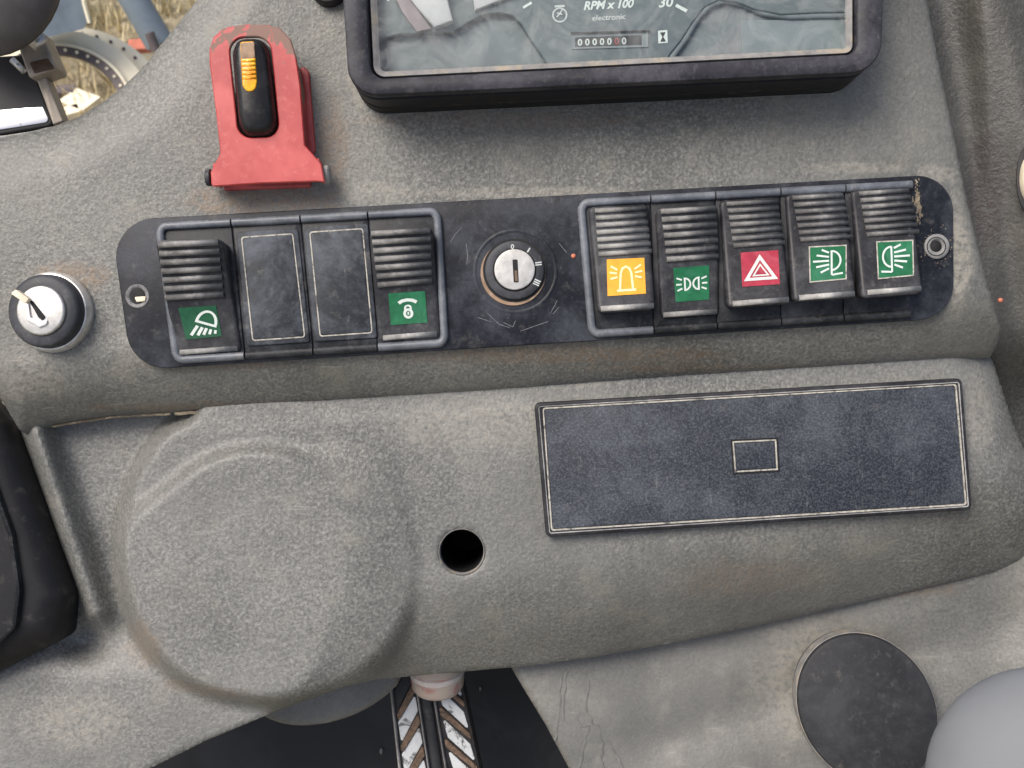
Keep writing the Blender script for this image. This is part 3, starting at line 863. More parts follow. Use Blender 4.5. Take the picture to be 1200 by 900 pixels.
# ------------------------------------------------------------------ side console with round cap
co_out = [(560, 650), (596, 779), (612, 806), (640, 852), (672, 912), (700, 980), (1330, 980), (1330, 560), (1150, 560), (800, 640)]
def z_side(px, py):
    z = -165 + 26 * np.clip((px - 760) / 300, 0, 1) + 20 * np.clip((py - 760) / 160, 0, 1)
    z = z - 7 * np.exp(-(((px - 1130) * 0.35 + (py - 745)) / 34) ** 2)
    z = z + 30 * np.clip((px - 1150) / 80, 0, 1.5) ** 2
    return z
con = sheet('side_console', co_out, -150, z_side, 5.0, 'side', lip=8, skirt=120)
tag(con, 'pale grey smooth lower console with dried drip marks, carrying a round cap', 'console')
# dried drip outlines on the left of the console: thin raised residue
g = G()
rng = random.Random(5)
for path in [[(648, 788), (646, 820), (644, 850), (640, 868)], [(655, 786), (651, 815), (650, 845)],
             [(665, 838), (672, 852), (680, 850), (676, 870), (672, 888), (668, 905)], [(682, 846), (692, 852), (697, 872), (694, 890), (700, 905)],
             [(664, 786), (676, 790), (680, 806), (676, 830), (684, 846)], [(700, 868), (712, 884), (722, 905)]]:
    P = [at(x + 10, y, float(z_side(np.array([float(x) + 10]), np.array([float(y)]))[0]) + 0.2) for x, y in path]
    Q = []
    for a, b in zip(P[:-1], P[1:]):
        for k in range(4): Q.append(tuple(a[i] + (b[i] - a[i]) * k / 4 + (rng.uniform(-1.2, 1.2) if i < 2 else 0) for i in range(3)))
    Q.append(P[-1]); sweep(Q, 3.0, 0.25, g, seg=4)
M['residue'] = simple('dried_residue', (0.14, 0.139, 0.128, 1), 0.35, var=0.2)
g.make('drip_residue', 'residue', con)
# round cap
cc = at(1016, 831, -112)
cap = thing('round_cap', 'large dark grey oval blanking cap set in the lower console', 'cap', cc)
g = lathe(cc, [(92, -14), (92, 2), (91, 4), (89, 5), (60, 5.5), (20, 6)], seg=72, sx=1.0, sy=1.12 * 0.97, rot=math.radians(32)); 
g = G(); ra, rb, ro = 101, 83, math.radians(-57)
def ell(r, z):
    out = []
    for k in range(72):
        a = k * math.tau / 72; x, y = ra * r * math.cos(a), rb * r * math.sin(a)
        X_, Y_ = x * math.cos(ro) - y * math.sin(ro), x * math.sin(ro) + y * math.cos(ro)
        out.append((cc[0] + X_, cc[1] + Y_, cc[2] + z))
    return out
L = [ell(1.0, -25), ell(1.0, 2), ell(0.99, 4), ell(0.975, 5)]
ringsolid(L, g, closed=False); n0 = len(g.V); g.F.append(tuple(range(n0 - 72, n0)))
g.make('disc', 'capgrey', cap, autos=40)
ringsolid([ell(1.022, -16), ell(1.02, 0.0), ell(1.01, 0.4), ell(1.005, -3)], closed=False).make('seat_ring', 'ledge', cap, autos=40)

# ------------------------------------------------------------------ right pillar cover
pi_out = [(1040, -110), (1330, -110), (1330, 800), (1180, 800), (1120, 420)]
def z_pil(px, py):
    e = px - np.interp(py, [-110, 0, 150, 320, 388, 640], [1075, 1090, 1120, 1158, 1177, 1240])
    return -95 - 62 * sstep(py, 380, 500) + 38 * sstep(e, 5, 90) + 5 * np.exp(-((px - 1150 - py * 0.05) / 16) ** 2)
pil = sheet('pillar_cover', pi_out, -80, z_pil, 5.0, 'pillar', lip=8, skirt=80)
tag(pil, 'dark grey grained pillar trim running down the right side', 'pillar trim')
kb = thing('cream_knob', 'cream round knob with a dark grimy surround on the right pillar', 'knob', at(1206, 210, -57))
g = lathe(at(1208, 210, -57), [(20, 0), (20, 2), (17, 3)], sx=0.9, sy=2.2, seg=40); g.make('surround', 'mattblack', kb, autos=40)
g = lathe(at(1209, 210, -54), [(15, 0), (15, 8), (13, 12), (9, 14)], sx=1.0, sy=2.05, seg=40); g.make('knob_face', 'cream', kb, autos=40)

# pale rounded thing nearest the camera, bottom right
zb_ = 330
c0 = Vector(at(1236, 928, zb_)); kk = (D - zb_) / D
axk = (Vector((0, 0, D)) - c0).normalized()
prof_ = [(120 * kk, -130), (138 * kk, -80), (144 * kk, -40), (146 * kk, -20)]
for k in range(17):
    a = k / 16 * math.pi / 2; prof_.append((max(146 * kk * math.cos(a) ** 0.75, 0.5), -20 + 40 * math.sin(a)))
g = lathe(c0, prof_, seg=72, axis=axk)
tag(g.make('lever_knob', 'palegrey', smooth=True), 'pale grey smooth rounded lever knob out of focus in the bottom right corner', 'lever knob')

# ------------------------------------------------------------------ black housing on the left
lh = thing('corner_housing', 'black plastic housing with a rounded recessed face at the left edge', 'housing', at(10, 640, -60))
ho = round_poly([(-110, 430), (-14, 470), (9, 494), (46, 590), (83, 700), (70, 752), (-20, 797), (-110, 840)], [5, 20, 12, 200, 26, 24, 100, 5], seg=8)
sheet('shell', ho, -30, lambda x, y: -32 + 0 * x - 22 * np.clip(1 - (poly_sd(ho, x, y)[0]) / 40, 0, 1) ** 2, 4, 'bezel_side', lh, lip=10, skirt=60)
hi_ = round_poly(px2([(-110, 470), (-30, 490), (18, 625), (27, 690), (22, 735), (-20, 775), (-110, 800)], -30), [5, 10, 40, 30, 20, 20, 5])
ringsolid([[(x, y, -32) for x, y in hi_], [(x, y, -24) for x, y in offset_poly(hi_, 1.5)], [(x, y, -23) for x, y in offset_poly(hi_, 4)], [(x, y, -26) for x, y in offset_poly(hi_, 7)], [(x, y, -32) for x, y in offset_poly(hi_, 9)]], closed=False).make('face_rim', 'housing', lh, autos=50)

# ------------------------------------------------------------------ floor and pedal
floor = mesh('cab_floor', [(-600, -1000, -460), (500, -1000, -460), (500, -100, -460), (-600, -100, -460)], [(0, 1, 2, 3)], 'floor')
struct(floor)
for (px, py, r) in [(447, 880, 3.2), (563, 807, 2)]:
    g = lathe(at(px, py, -458), [(r * 1.2, 0), (r, 2.5), (r * .3, 3.5)], seg=7, sx=0.8, sy=1.5)
    tag(g.make('grit_crumb', 'holeseat'), {447: 'pale crumb on the black floor just left of the pedal', 563: 'tiny pale crumb on the black floor right of the pedal top',}[px], 'crumb')

zp = -230
PQ = [(453, 780), (540, 780), (571, 930), (469, 930)]
ped = thing('tread_pedal', 'pedal with worn chevron tread, white paint showing between muddy brown ribs', 'pedal', at(510, 850, zp - 30))
def pq(u, v, dz): x, y = bil(PQ, u, v); return at(x, y, zp + dz)
prism(round_poly([pq(0, 0, 0)[:2], pq(1, 0, 0)[:2], pq(1, 1, 0)[:2], pq(0, 1, 0)[:2]], 4), zp - 18, zp, 2).make('pad', 'rubber', ped, autos=40)
sweep([pq(0.47, 0, 0), pq(0.47, 1, 0)], 15, 7).make('centre_rib', 'capgrey', ped, autos=50)
sweep([pq(0.365, 0, 0), pq(0.375, 1, 0)], 3, 8).make('centre_edge', 'worn', ped, autos=50)
sweep([pq(0.575, 0, 0), pq(0.575, 1, 0)], 3, 8).make('centre_edge', 'worn', ped, autos=50)
for u0 in (0.03, 0.97): sweep([pq(u0, 0, 0), pq(u0, 1, 0)], 4, 7).make('side_edge', 'rubber' if u0 > .5 else 'worn', ped, autos=50)
def pslab(name, q4, z0, z1, mat):
    P = [pq(u, v, z0)[:2] for u, v in q4]
    prism(round_poly(P, 2, 3), zp + z0, zp + z1, 1).make(name, mat, ped, autos=40)
for k in range(-1, 5):
    v = 0.03 + k * 0.25
    pslab('paint_patch', [(0.07, v + 0.16), (0.33, v - 0.06), (0.34, v + 0.07), (0.08, v + 0.33)], -0.5, 1.5 + 0.01 * k, 'rubber' if k < 1 else 'wpaint')
    pslab('tread_rib', [(0.07, v + 0.345), (0.345, v + 0.08), (0.35, v + 0.165), (0.08, v + 0.40)], -0.5, 5, 'mud')
    v = -0.05 + k * 0.25
    pslab('paint_patch', [(0.63, v - 0.05), (0.92, v + 0.16), (0.945, v + 0.31), (0.66, v + 0.11)], -0.5, 1.5 + 0.01 * k, 'wpaint')
    pslab('tread_rib', [(0.61, v + 0.10), (0.95, v + 0.325), (0.955, v + 0.38), (0.62, v + 0.18)], -0.5, 5, 'mud')
cyl = thing('reservoir_cup', 'short pinkish translucent plastic cup poking out above the pedal', 'cup', at(511, 800, -175))
axv = Vector((0.02, -0.94, -0.34))
pc = Vector(at(511, 762, -205))
g = lathe(pc, [(36, 0), (36.5, 46), (35.5, 54), (33, 58), (30, 58.5)], seg=40, axis=axv)
g.make('cup_body', 'pink', cyl, autos=50)
g = lathe(pc + axv * 26, [(36, 0), (37.6, 1.0), (37.8, 8), (36, 9.5)], seg=40, axis=axv); g.F = [f for f in g.F if len(f) == 4]  # white band draws the shine along the cup's top edge
g.make('shine_band', 'cupshine', cyl, autos=50)

# ------------------------------------------------------------------ SWITCH STRIP plate
def ptop(x): return 236.5 - 0.0556 * (x - 520)
def pbot(x): return 410 - 0.0635 * (x - 528)
def platepoly():
    c = [(129, ptop(129)), (1117, ptop(1117)), (1118, pbot(1118)), (154, pbot(154))]
    return c
PLZ = 3.0
plate = thing('switch_strip', 'long black scuffed plastic strip with rounded ends holding switches across the dashboard', 'switch panel', at(620, 320, 0))
pp = round_poly(px2(platepoly(), PLZ), [46, 42, 44, 46], seg=12)
prism(pp, -6, PLZ, 1.4).make('strip_plate', 'black', plate, autos=40)
# fixing holes
def disc(name, px, py, z, r, h, mat, parent, seg=28, prof=None, sx=1, sy=1):
    c = at(px, py, z)
    g = lathe(c, prof or [(r, 0), (r, h * .7), (r * .93, h)], seg=seg, sx=sx, sy=sy)
    return g.make(name, mat, parent, autos=40)
def annulus(name, px, py, z, prof, mat, parent, seg=40):
    c = at(px, py, z)
    g = ringsolid([[(c[0] + r * math.cos(k * math.tau / seg), c[1] + r * math.sin(k * math.tau / seg), z + h) for k in range(seg)] for r, h in prof])
    return g.make(name, mat, parent, autos=40)
annulus('left_fixing_seat', 161, 347, PLZ, [(14, 0), (13.5, .7), (10.2, .6), (9.5, 0)], 'holeseat', plate)
disc('left_fixing_hole', 161, 345, PLZ, 8.5, 0.5, 'deep', plate)
prism(round_poly(px2([(157, 348), (171, 347), (170, 353), (160, 354)], 5), 1.5), PLZ, PLZ + 2.2, .8).make('screw_stub', 'cream', plate, autos=40)
annulus('grommet', 1097, 289, PLZ, [(14.5, 0), (14.5, 2.5), (12.5, 4), (9, 4), (7.5, 2.4), (6.2, 0)], 'beige_grommet' if 'beige_grommet' in M else 'worn', plate)
annulus('grommet_groove', 1097, 289, PLZ + 3.4, [(11.2, 0), (11.2, .9), (10.2, .9), (10.2, 0)], 'deep', plate)
disc('right_fixing_hole', 1097, 289, PLZ, 6.3, 1.2, 'deep', plate)
# dried cream paint dab between last switch and strip end
g = G(); rng = random.Random(2)
def fleck(g, x, y, rx, ry, h):
    c = at(x, y, PLZ); n = 9; J = [rng.uniform(.55, 1.25) for _ in range(n)]
    V = [(c[0] + rx * J[i] * math.cos(i * math.tau / n), c[1] + ry * J[i] * math.sin(i * math.tau / n), c[2]) for i in range(n)]
    V += [(c[0] + rx * .8 * J[i] * math.cos(i * math.tau / n), c[1] + ry * .8 * J[i] * math.sin(i * math.tau / n), c[2] + h) for i in range(n)]
    g.add(V, [(i, (i + 1) % n, n + (i + 1) % n, n + i) for i in range(n)] + [tuple(range(n, 2 * n))])
for k in range(46):
    y = 210 + k * 1.15; w = math.exp(-((y - 240) / 14) ** 2)
    fleck(g, 1074 + (y - 210) * 0.06 + rng.gauss(0, 1.2 + 1.5 * w), y, rng.uniform(.5, 1.3) + 2.0 * w * rng.random(), rng.uniform(.6, 1.8) + 3.2 * w * rng.random(), rng.uniform(.15, .45))
for k in range(45):
    a = rng.uniform(0, 6.28); rr2 = 15 + abs(rng.gauss(0, 6))
    fleck(g, 1097 + math.cos(a) * rr2 + 1.5, 289 + math.sin(a) * rr2, rng.uniform(.3, 1.3), rng.uniform(.3, 1.2), .2)
g.make('dried_dirt', 'seamdust', plate)['kind'] = 'stuff'
# faint moulded ring round the ignition hole and scratches
annulus('moulded_ring', 604, 318, PLZ, [(50, 0), (49, .5), (46.5, .5), (45.5, 0)], 'black', plate)
g = G()
for k, pth in enumerate([[(528, 284), (533, 275), (541, 267)], [(546, 285), (548, 298), (547, 310)], [(645, 367), (650, 358), (653, 352)], [(648, 368), (655, 360)], [(571, 367), (585, 380), (597, 384)],
            [(610, 388), (630, 381), (642, 377)], [(655, 285), (664, 296)], [(590, 378), (601, 383), (604, 376)], [(560, 372), (575, 377)]]):
    ribbon(pth, 0.55, lambda x, y, k=k: at(x, y, PLZ + 0.15 + 0.02 * k), g)
M['scratch'] = simple('scratch_grey', (0.17, 0.175, 0.19, 1), 0.6, var=0.5, scale=900)
g.make('scratches', 'scratch', plate)

# ------------------------------------------------------------------ modules in the strip
def module_quad(xt0, xt1, xb0, xb1, off=2.0):
    return [(xt0, ptop(xt0) + 5), (xt1, ptop(xt1) + 5), (xb1, pbot(xb1) - 2.5), (xb0, pbot(xb0) - 2.5)]

def housing(root, Q, end=None):
    """slab floor plus raised rim beads: straight, or wrapping round one end"""
    z = 5.5
    gap = 0.006
    P = [at(*bil(Q, u, v), z)[:2] for u, v in ((gap + .002, 0.015), (1 - gap - .002, 0.015), (1 - gap - .002, 0.985), (gap + .002, 0.985))]
    R = [1, 1, 1, 1]
    if end == 'L': R = [14, 1, 1, 14]
    if end == 'R': R = [1, 14, 14, 1]
    prism(round_poly(P, R, 5), PLZ - 2, z, 1.0).make('surround', 'housing', root, autos=40)
    def q(u, v): return at(*bil(Q, u, v), z)
    a, b = 0.012, 0.988
    tw = 0.034; bw = 0.965
    if end is None:
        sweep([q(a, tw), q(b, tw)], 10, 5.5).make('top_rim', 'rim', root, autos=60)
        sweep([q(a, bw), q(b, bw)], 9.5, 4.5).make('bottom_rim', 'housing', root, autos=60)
    else:
        c = 0.06
        if end == 'L':
            path = [(b, tw)] + [(c + 0.10 - 0.10 * math.sin(t), tw + 0.065 - 0.065 * math.cos(t)) for t in [k / 6 * math.pi / 2 for k in range(7)]]
            path += [(c, 0.3), (c, 0.6)] + [(c + 0.10 - 0.10 * math.cos(t), bw - 0.065 + 0.065 * math.sin(t)) for t in [k / 6 * math.pi / 2 for k in range(7)]] + [(b, bw)]
        else:
            c = 0.94
            path = [(a, tw)] + [(c - 0.10 + 0.10 * math.sin(t), tw + 0.065 - 0.065 * math.cos(t)) for t in [k / 6 * math.pi / 2 for k in range(7)]]
            path += [(c, 0.3), (c, 0.6)] + [(c - 0.10 + 0.10 * math.cos(t), bw - 0.065 + 0.065 * math.sin(t)) for t in [k / 6 * math.pi / 2 for k in range(7)]] + [(a, bw)]
        sweep([q(u, v) for u, v in path], 9.5, 5.5).make('end_rim', 'rim', root, autos=60)

def rocker(root, quad, zt, zm, zbt, ribs_px, lip_px, sticker, scol, icon, icol='white', nrib=7, edge=None):
    """rocker cap on a profile from top height zt over middle zm to bottom zbt"""
    (x0, y0), (x1, y1), (x2, y2), (x3, y3) = quad
    def tpar(px, py):
        s = (px - (x0 + x3) / 2) / ((x1 + x2) / 2 - (x0 + x3) / 2)
        yt = y0 + (y1 - y0) * s; yb = y3 + (y2 - y3) * s
        return (py - yt) / (yb - yt)
    def zs(t):
        # smooth quadratic through the three heights
        a = 2 * (zt + zbt - 2 * zm); b = -3 * zt + 4 * zm - zbt
        return zt + b * t + a * t * t
    W_ = x1 - x0; H_ = y3 - y0
    def P(s, t):
        z = zs(t); R_ = 7.5
        ex, ey = min(s, 1 - s) * W_, min(t, 1 - t) * H_
        if ex < R_ and ey < R_:   # rounded corners in plan
            dx, dy = R_ - ex, R_ - ey; f = max(dx, dy) / max(math.hypot(dx, dy), 1e-6)
            ex2, ey2 = R_ - dx * f, R_ - dy * f
            s2 = ex2 / W_ if s < .5 else 1 - ex2 / W_; t2 = ey2 / H_ if t < .5 else 1 - ey2 / H_
        else: s2, t2 = s, t
        X, Y = bil(quad, s2, t2)
        x, y, _ = at(X, Y, z)
        ds = min(s, 1 - s) * W_; dt = min(t, 1 - t) * H_
        d = min(ds, dt * 0.8); r = 4.5
        q = max(0, 1 - d / r); z -= r * (1 - math.sqrt(max(0, 1 - q * q)))
        return (x, y, z)
    ss = [0, .006, .02, .04, .065] + [0.1 + 0.8 * k / 8 for k in range(9)] + [.935, .96, .98, .994, 1]
    ts = [0, .005, .015, .03, .05] + [0.08 + 0.84 * k / 20 for k in range(21)] + [.95, .97, .985, .995, 1]
    V = [P(s, t) for t in ts for s in ss]; nx = len(ss); ny = len(ts); F = []
    for j in range(ny - 1):
        for i in range(nx - 1): F.append((j * nx + i, (j + 1) * nx + i, (j + 1) * nx + i + 1, j * nx + i + 1))
    loop = [i for i in range(nx)] + [j * nx + nx - 1 for j in range(1, ny)] + [(ny - 1) * nx + i for i in range(nx - 2, -1, -1)] + [j * nx for j in range(ny - 2, 0, -1)]
    # walls lean inwards towards the base
    cxm = sum(v[0] for v in V) / len(V); cym = sum(v[1] for v in V) / len(V)
    n0 = len(V)
    for i in loop:
        v = V[i]; V.append((cxm + (v[0] - cxm) * 0.985, cym + (v[1] - cym) * 0.97, 4.5))
    m = len(loop)
    for i in range(m): F.append((loop[i], loop[(i + 1) % m], n0 + (i + 1) % m, n0 + i))
    cap_ = mesh('rocker_cap', V, F, 'rocker', root, autos=42)
    def on(px, py, dz): z = zs(min(1, max(0, tpar(px, py)))) + dz; return at(px, py, z)
    # grip ribs
    (tl, tr), (bl_, br_) = ribs_px
    rngl = random.Random(int(x0))
    for k in range(nrib):
        f = k / (nrib - 1)
        a = (tl[0] + (bl_[0] - tl[0]) * f, tl[1] + (bl_[1] - tl[1]) * f); b = (tr[0] + (br_[0] - tr[0]) * f, tr[1] + (br_[1] - tr[1]) * f)
        pitch = (bl_[1] - tl[1]) / (nrib - 1)
        capsule(on(a[0], a[1], 0.6), on(b[0] - rngl.uniform(0, .8), b[1], 0.6), pitch * 0.33, flat=1.1, seg=10).make('grip_rib', 'rib', cap_, smooth=True)
    (la, lb) = lip_px
    capsule(on(la[0], la[1], -0.6), on(lb[0], lb[1], -0.6), 3.2, seg=10).make('lip_ridge', 'worn', cap_, smooth=True)
    # label plate
    N = 8; V = []; F = []
    for j in range(N + 1):
        for i in range(N + 1): V.append(on(*bil(sticker, i / N, j / N), 0.7))
    n1 = len(V)
    for j in range(N):
        for i in range(N): a = j * (N + 1) + i; F.append((a, a + N + 1, a + N + 2, a + 1))
    rim_ = [i for i in range(N + 1)] + [j * (N + 1) + N for j in range(1, N + 1)] + [N * (N + 1) + i for i in range(N - 1, -1, -1)] + [j * (N + 1) for j in range(N - 1, 0, -1)]
    for i in rim_: v = V[i]; V.append((v[0], v[1], v[2] - 1.2))
    m = len(rim_)
    for i in range(m): F.append((rim_[i], rim_[(i + 1) % m], n1 + (i + 1) % m, n1 + i))
    mesh('symbol_plate', V, F, scol, cap_)
    if edge:
        g = G(); ribbon([(0.01, 0.01), (0.99, 0.01), (0.99, 0.99), (0.01, 0.99)], 0.035, lambda u, v: on(*bil(sticker, u, v), 0.85), g, closed=True, sub=6)
        g.make('plate_edge', edge, cap_)
    g = G()
    for i, st in enumerate(icon):
        pts, w = st[0], st[1]; closed = len(st) > 2 and st[2]
        if w == 'fill':
            g.add([on(*bil(sticker, u, v), 1.0 + 0.04 * i) for u, v in pts], [tuple(range(len(pts)))])
        else:
            ribbon(pts, w, lambda u, v, i=i: on(*bil(sticker, u, v), 1.0 + 0.04 * i), g, closed=closed, sub=2)
    g.make('symbol', icol, cap_)
    return cap_, on

def ray5(mir):
    f = (lambda x: 1 - x) if mir else (lambda x: x)
    st = [([(f(.60), .14), (f(.60), .84)], .05), ([(f(.60), .84), (f(.90), .81)] , .05)]
    st.append(([(f(.60), .155)] + [(f(.60 + .24 * math.sin(a)), .43 - .275 * math.cos(a)) for a in [k / 10 * math.pi for k in range(1, 10)]] + [(f(.60), .705)], .05))
    for (sx_, sy_, ex, ey) in [(.53, .20, .34, .11), (.53, .32, .20, .26), (.53, .43, .10, .43), (.53, .54, .18, .59), (.53, .65, .30, .75)]:
        st.append(([(f(sx_), sy_), (f(ex), ey)], .055))
    return st
def DD(cx, w, mir, h=.17):
    f = (lambda x: cx - x) if mir else (lambda x: cx + x)
    return ([(f(0), .5 - h)] + [(f(w * math.sin(a)), .5 - h * math.cos(a)) for a in [k / 10 * math.pi for k in range(1, 10)]] + [(f(0), .5 + h)], .05, True)
ca, sa = math.cos(math.radians(24)), math.sin(math.radians(24))
def wl(x, y): return (0.66 + x * ca - y * sa, 0.50 + x * sa + y * ca)
ICON = {
 'work': [([wl(-.26, .06)] + [wl(-.26 * math.cos(a), .06 - .40 * math.sin(a)) for a in [k / 14 * math.pi for k in range(1, 14)]] + [wl(.26, .06)], .075, True),
          ([(.40, .60), (.17, .88)], .085), ([(.52, .66), (.35, .90)], .085), ([(.63, .70), (.51, .90)], .08), ([(.74, .75), (.67, .90)], .075), ([(.86, .79), (.83, .90)], .07)],
 'lock': [([(.26, .33), (.36, .265), (.50, .24), (.64, .265), (.75, .33)], .10), (arc(.5, .67, .10, .125, 0, 360, 22)[:-1], .075, True), ([(.425, .56), (.425, .50)] + arc(.5, .49, .075, .07, 180, 360, 8) + [(.575, .50), (.575, .56)], .055), ([(.5, .62), (.5, .71)], .045)],
 'beacon': [([(.33, .84), (.36, .40), (.41, .27), (.5, .22), (.59, .27), (.64, .40), (.67, .84)], .055), ([(.25, .87), (.75, .87)], .06),
            ([(.27, .30), (.10, .19)], .05), ([(.26, .40), (.07, .36)], .05), ([(.27, .50), (.09, .54)], .05), ([(.73, .30), (.90, .19)], .05), ([(.74, .40), (.93, .36)], .05), ([(.73, .50), (.91, .54)], .05)],
 'pos': [DD(.30, .16, False), DD(.70, .16, True), ([(.22, .37), (.07, .31)], .05), ([(.21, .5), (.05, .5)], .05), ([(.22, .62), (.07, .68)], .05), ([(.78, .37), (.93, .31)], .05), ([(.79, .5), (.95, .5)], .05), ([(.78, .62), (.93, .68)], .05)],
 'hazard': [([(.50, .17), (.885, .80), (.125, .80)], .085, True), ([(.50, .39), (.70, .70), (.31, .70)], .04, True)],
 'lampL': ray5(False), 'lampR': ray5(True),
}
def fix_quad(*c): return list(c)
SW = 'rocker switches in the dashboard strip'
sw = [
 dict(n='work', lb='black rocker switch with green work lamp symbol, at the left end of the strip', q=module_quad(181, 271, 203, 288), end='L',
      quad=[(181, 281), (260, 279), (284, 413), (206, 418)], z=(44, 17, 9), ribs=(((186, 287), (257, 284)), ((194, 349), (263, 345))), lip=((211, 413), (279, 408)),
      st=[(209, 361), (253, 358), (260, 394), (218, 398)], col='dgreen'),
 dict(n='lock', lb='black rocker switch with green padlock symbol, beside the blank plugs', q=module_quad(431, 517, 443, 527), end='R',
      quad=[(432, 270), (507, 266), (517, 397), (443, 402)], z=(34, 14, 8), ribs=(((435, 274), (505, 270)), ((443, 334), (507, 329))), lip=((449, 396), (512, 391)),
      st=[(455, 344), (498, 341), (501, 378), (458, 381)], col='green'),
 dict(n='beacon', lb='black rocker switch with yellow beacon symbol, just right of the ignition lock', q=module_quad(675, 762, 690, 766), end='L',
      quad=[(689, 242), (760, 238), (768, 363), (701, 367)], z=(12, 15, 30), ribs=(((697, 247), (757, 244)), ((701, 298), (764, 294))), lip=((704, 362), (766, 358)),
      st=[(711, 304), (755, 302), (757, 344), (712, 347)], col='yellow'),
 dict(n='pos', lb='black rocker switch with green twin position lamp symbol, lower than its neighbours', q=module_quad(762, 838, 766, 840), end=None,
      quad=[(769, 243), (842, 239), (843, 369), (774, 374)], z=(26, 13, 11), ribs=(((774, 248), (839, 244)), ((781, 304), (842, 300))), lip=((777, 369), (840, 365)),
      st=[(789, 314), (831, 311), (831, 351), (792, 354)], col='green'),
 dict(n='hazard', lb='black rocker switch with crimson hazard triangle symbol', q=module_quad(838, 914, 840, 915), end=None,
      quad=[(843, 234), (913, 230), (927, 356), (853, 361)], z=(11, 16, 33), ribs=(((851, 239), (911, 236)), ((859, 288), (920, 284))), lip=((858, 356), (924, 351)),
      st=[(868, 296), (912, 293), (914, 333), (870, 336)], col='crimson'),
 dict(n='lampL', lb='black rocker switch with green lamp symbol whose rays point left', q=module_quad(914, 990, 915, 988), end=None,
      quad=[(920, 227), (990, 223), (1004, 349), (930, 354)], z=(11, 16, 33), ribs=(((928, 232), (988, 229)), ((937, 281), (999, 277))), lip=((936, 349), (1001, 344)),
      st=[(948, 289), (992, 287), (992, 327), (949, 331)], col='green'),
 dict(n='lampR', lb='black rocker switch with green lamp symbol whose rays point right, last in the strip', q=module_quad(990, 1069, 988, 1067), end=None,
      quad=[(997, 222), (1067, 218), (1082, 344), (1010, 350)], z=(12, 17, 35), ribs=(((1006, 227), (1065, 223)), ((1015, 275), (1077, 271))), lip=((1016, 343), (1079, 338)),
      st=[(1027, 283), (1070, 281), (1071, 323), (1029, 327)], col='green'),
]
for s in sw:
    cxp = sum(p[0] for p in s['q']) / 4; cyp = sum(p[1] for p in s['q']) / 4
    root = thing('rocker_switch', s['lb'], 'switch', at(cxp, cyp, PLZ), SW)
    housing(root, s['q'], s['end'])
    cap_, on = rocker(root, s['quad'], *s['z'], s['ribs'], s['lip'], s['st'], s['col'], ICON[s['n']], 'paleyellow' if s['n'] == 'beacon' else 'white',
           edge='dustline' if s['n'] in ('lampR', 'lampL') else None)

for i, (q, inner, lb) in enumerate([
    (module_quad(271, 352, 288, 368), [(284, 279), (342, 275), (356, 394), (297, 398)], 'blank black switch plug next to the work lamp switch'),
    (module_quad(352, 431, 368, 443), [(364, 273), (424, 269), (435, 389), (376, 393)], 'blank black switch plug next to the padlock switch')]):
    cxp = sum(p[0] for p in q) / 4; cyp = sum(p[1] for p in q) / 4
    root = thing('blank_plug', lb, 'switch plug', at(cxp, cyp, PLZ), 'blank plugs in the dashboard strip')
    housing(root, q)
    P = round_poly(px2(inner, 8), 2, 3)
    O = round_poly(px2([(inner[0][0] - 8, inner[0][1] - 7), (inner[1][0] + 7, inner[1][1] - 7), (inner[2][0] + 7, inner[2][1] + 7), (inner[3][0] - 8, inner[3][1] + 8)], 8), 3, 3)
    prism(O, 4, 7.6, 1.2).make('plug_body', 'plug', root, autos=40)
    prism(P, 5, 8.4, .8).make('plug_face', 'plug', root, autos=40)
    Po = offset_poly(P, -2.0)
    ringsolid([[(x, y, 7.3) for x, y in offset_poly(P, -1.9)], [(x, y, 8.1) for x, y in offset_poly(P, -1.5)], [(x, y, 8.1) for x, y in offset_poly(P, -.2)], [(x, y, 7.3) for x, y in offset_poly(P, -.1)]]).make('dust_line', 'dustline', root)

# ------------------------------------------------------------------ ignition switch in the strip
ig = thing('ignition_switch', 'round ignition key switch with silver barrel in the middle of the strip', 'ignition switch', at(603, 318, PLZ))
annulus('rusty_collar', 601.5, 320, PLZ, [(38.3, 0), (37.8, 1.6), (33, 1.0), (32.5, 0)], 'rust', ig, 56)
annulus('gap_ring', 603, 317, PLZ, [(37, 0), (37, 2.0), (33, 2.0), (33, 0)], 'deep', ig, 56)
annulus('black_ring', 603, 317, PLZ, [(34.5, 0), (34, 5.5), (32.5, 6.5), (25.5, 6.0), (24.5, 4.0), (24.5, 0)], 'lockblack', ig, 56)
bar = disc('barrel', 603, 316.5, PLZ, 24, 9, 'silver', ig, 56, prof=[(24, 0), (24, 7), (23.2, 8), (21.5, 8.2), (10, 8.0), (2, 8.0)])
zt_ = PLZ + 8.4
prism(round_poly(px2([(600.5, 304), (606.5, 304), (608, 331), (602, 331)], zt_), 1.2, 3), PLZ + 5, zt_, .3).make('key_slot', 'deep', bar)
prism(round_poly(px2([(603, 317), (606.2, 317), (607.2, 329.5), (603.6, 329.5)], zt_), .8, 3), PLZ + 5, zt_ + .3, .3).make('slot_shutter', 'keybrown', bar)
tz = PLZ + 6.7
def mark(s, cx_, cy_, w, h, rot=0, mat='print_grey'):
    V, F = text_geo(s, 0, 0.02)
    c, sn = math.cos(rot), math.sin(rot)
    mesh('position_mark', [at(cx_ + (u - .5) * w * c - (v - .5) * h * sn, cy_ + (u - .5) * w * sn + (v - .5) * h * c, tz) for u, v in V], F, mat, ig)
mark('0', 600.5, 289, 4, 5.5); mark('I', 619.5, 293, 1.6, 6, 0.55); mark('II', 631, 309, 4, 7.5, 1.45); mark('III', 629, 331, 6.5, 7.5, 2.0)
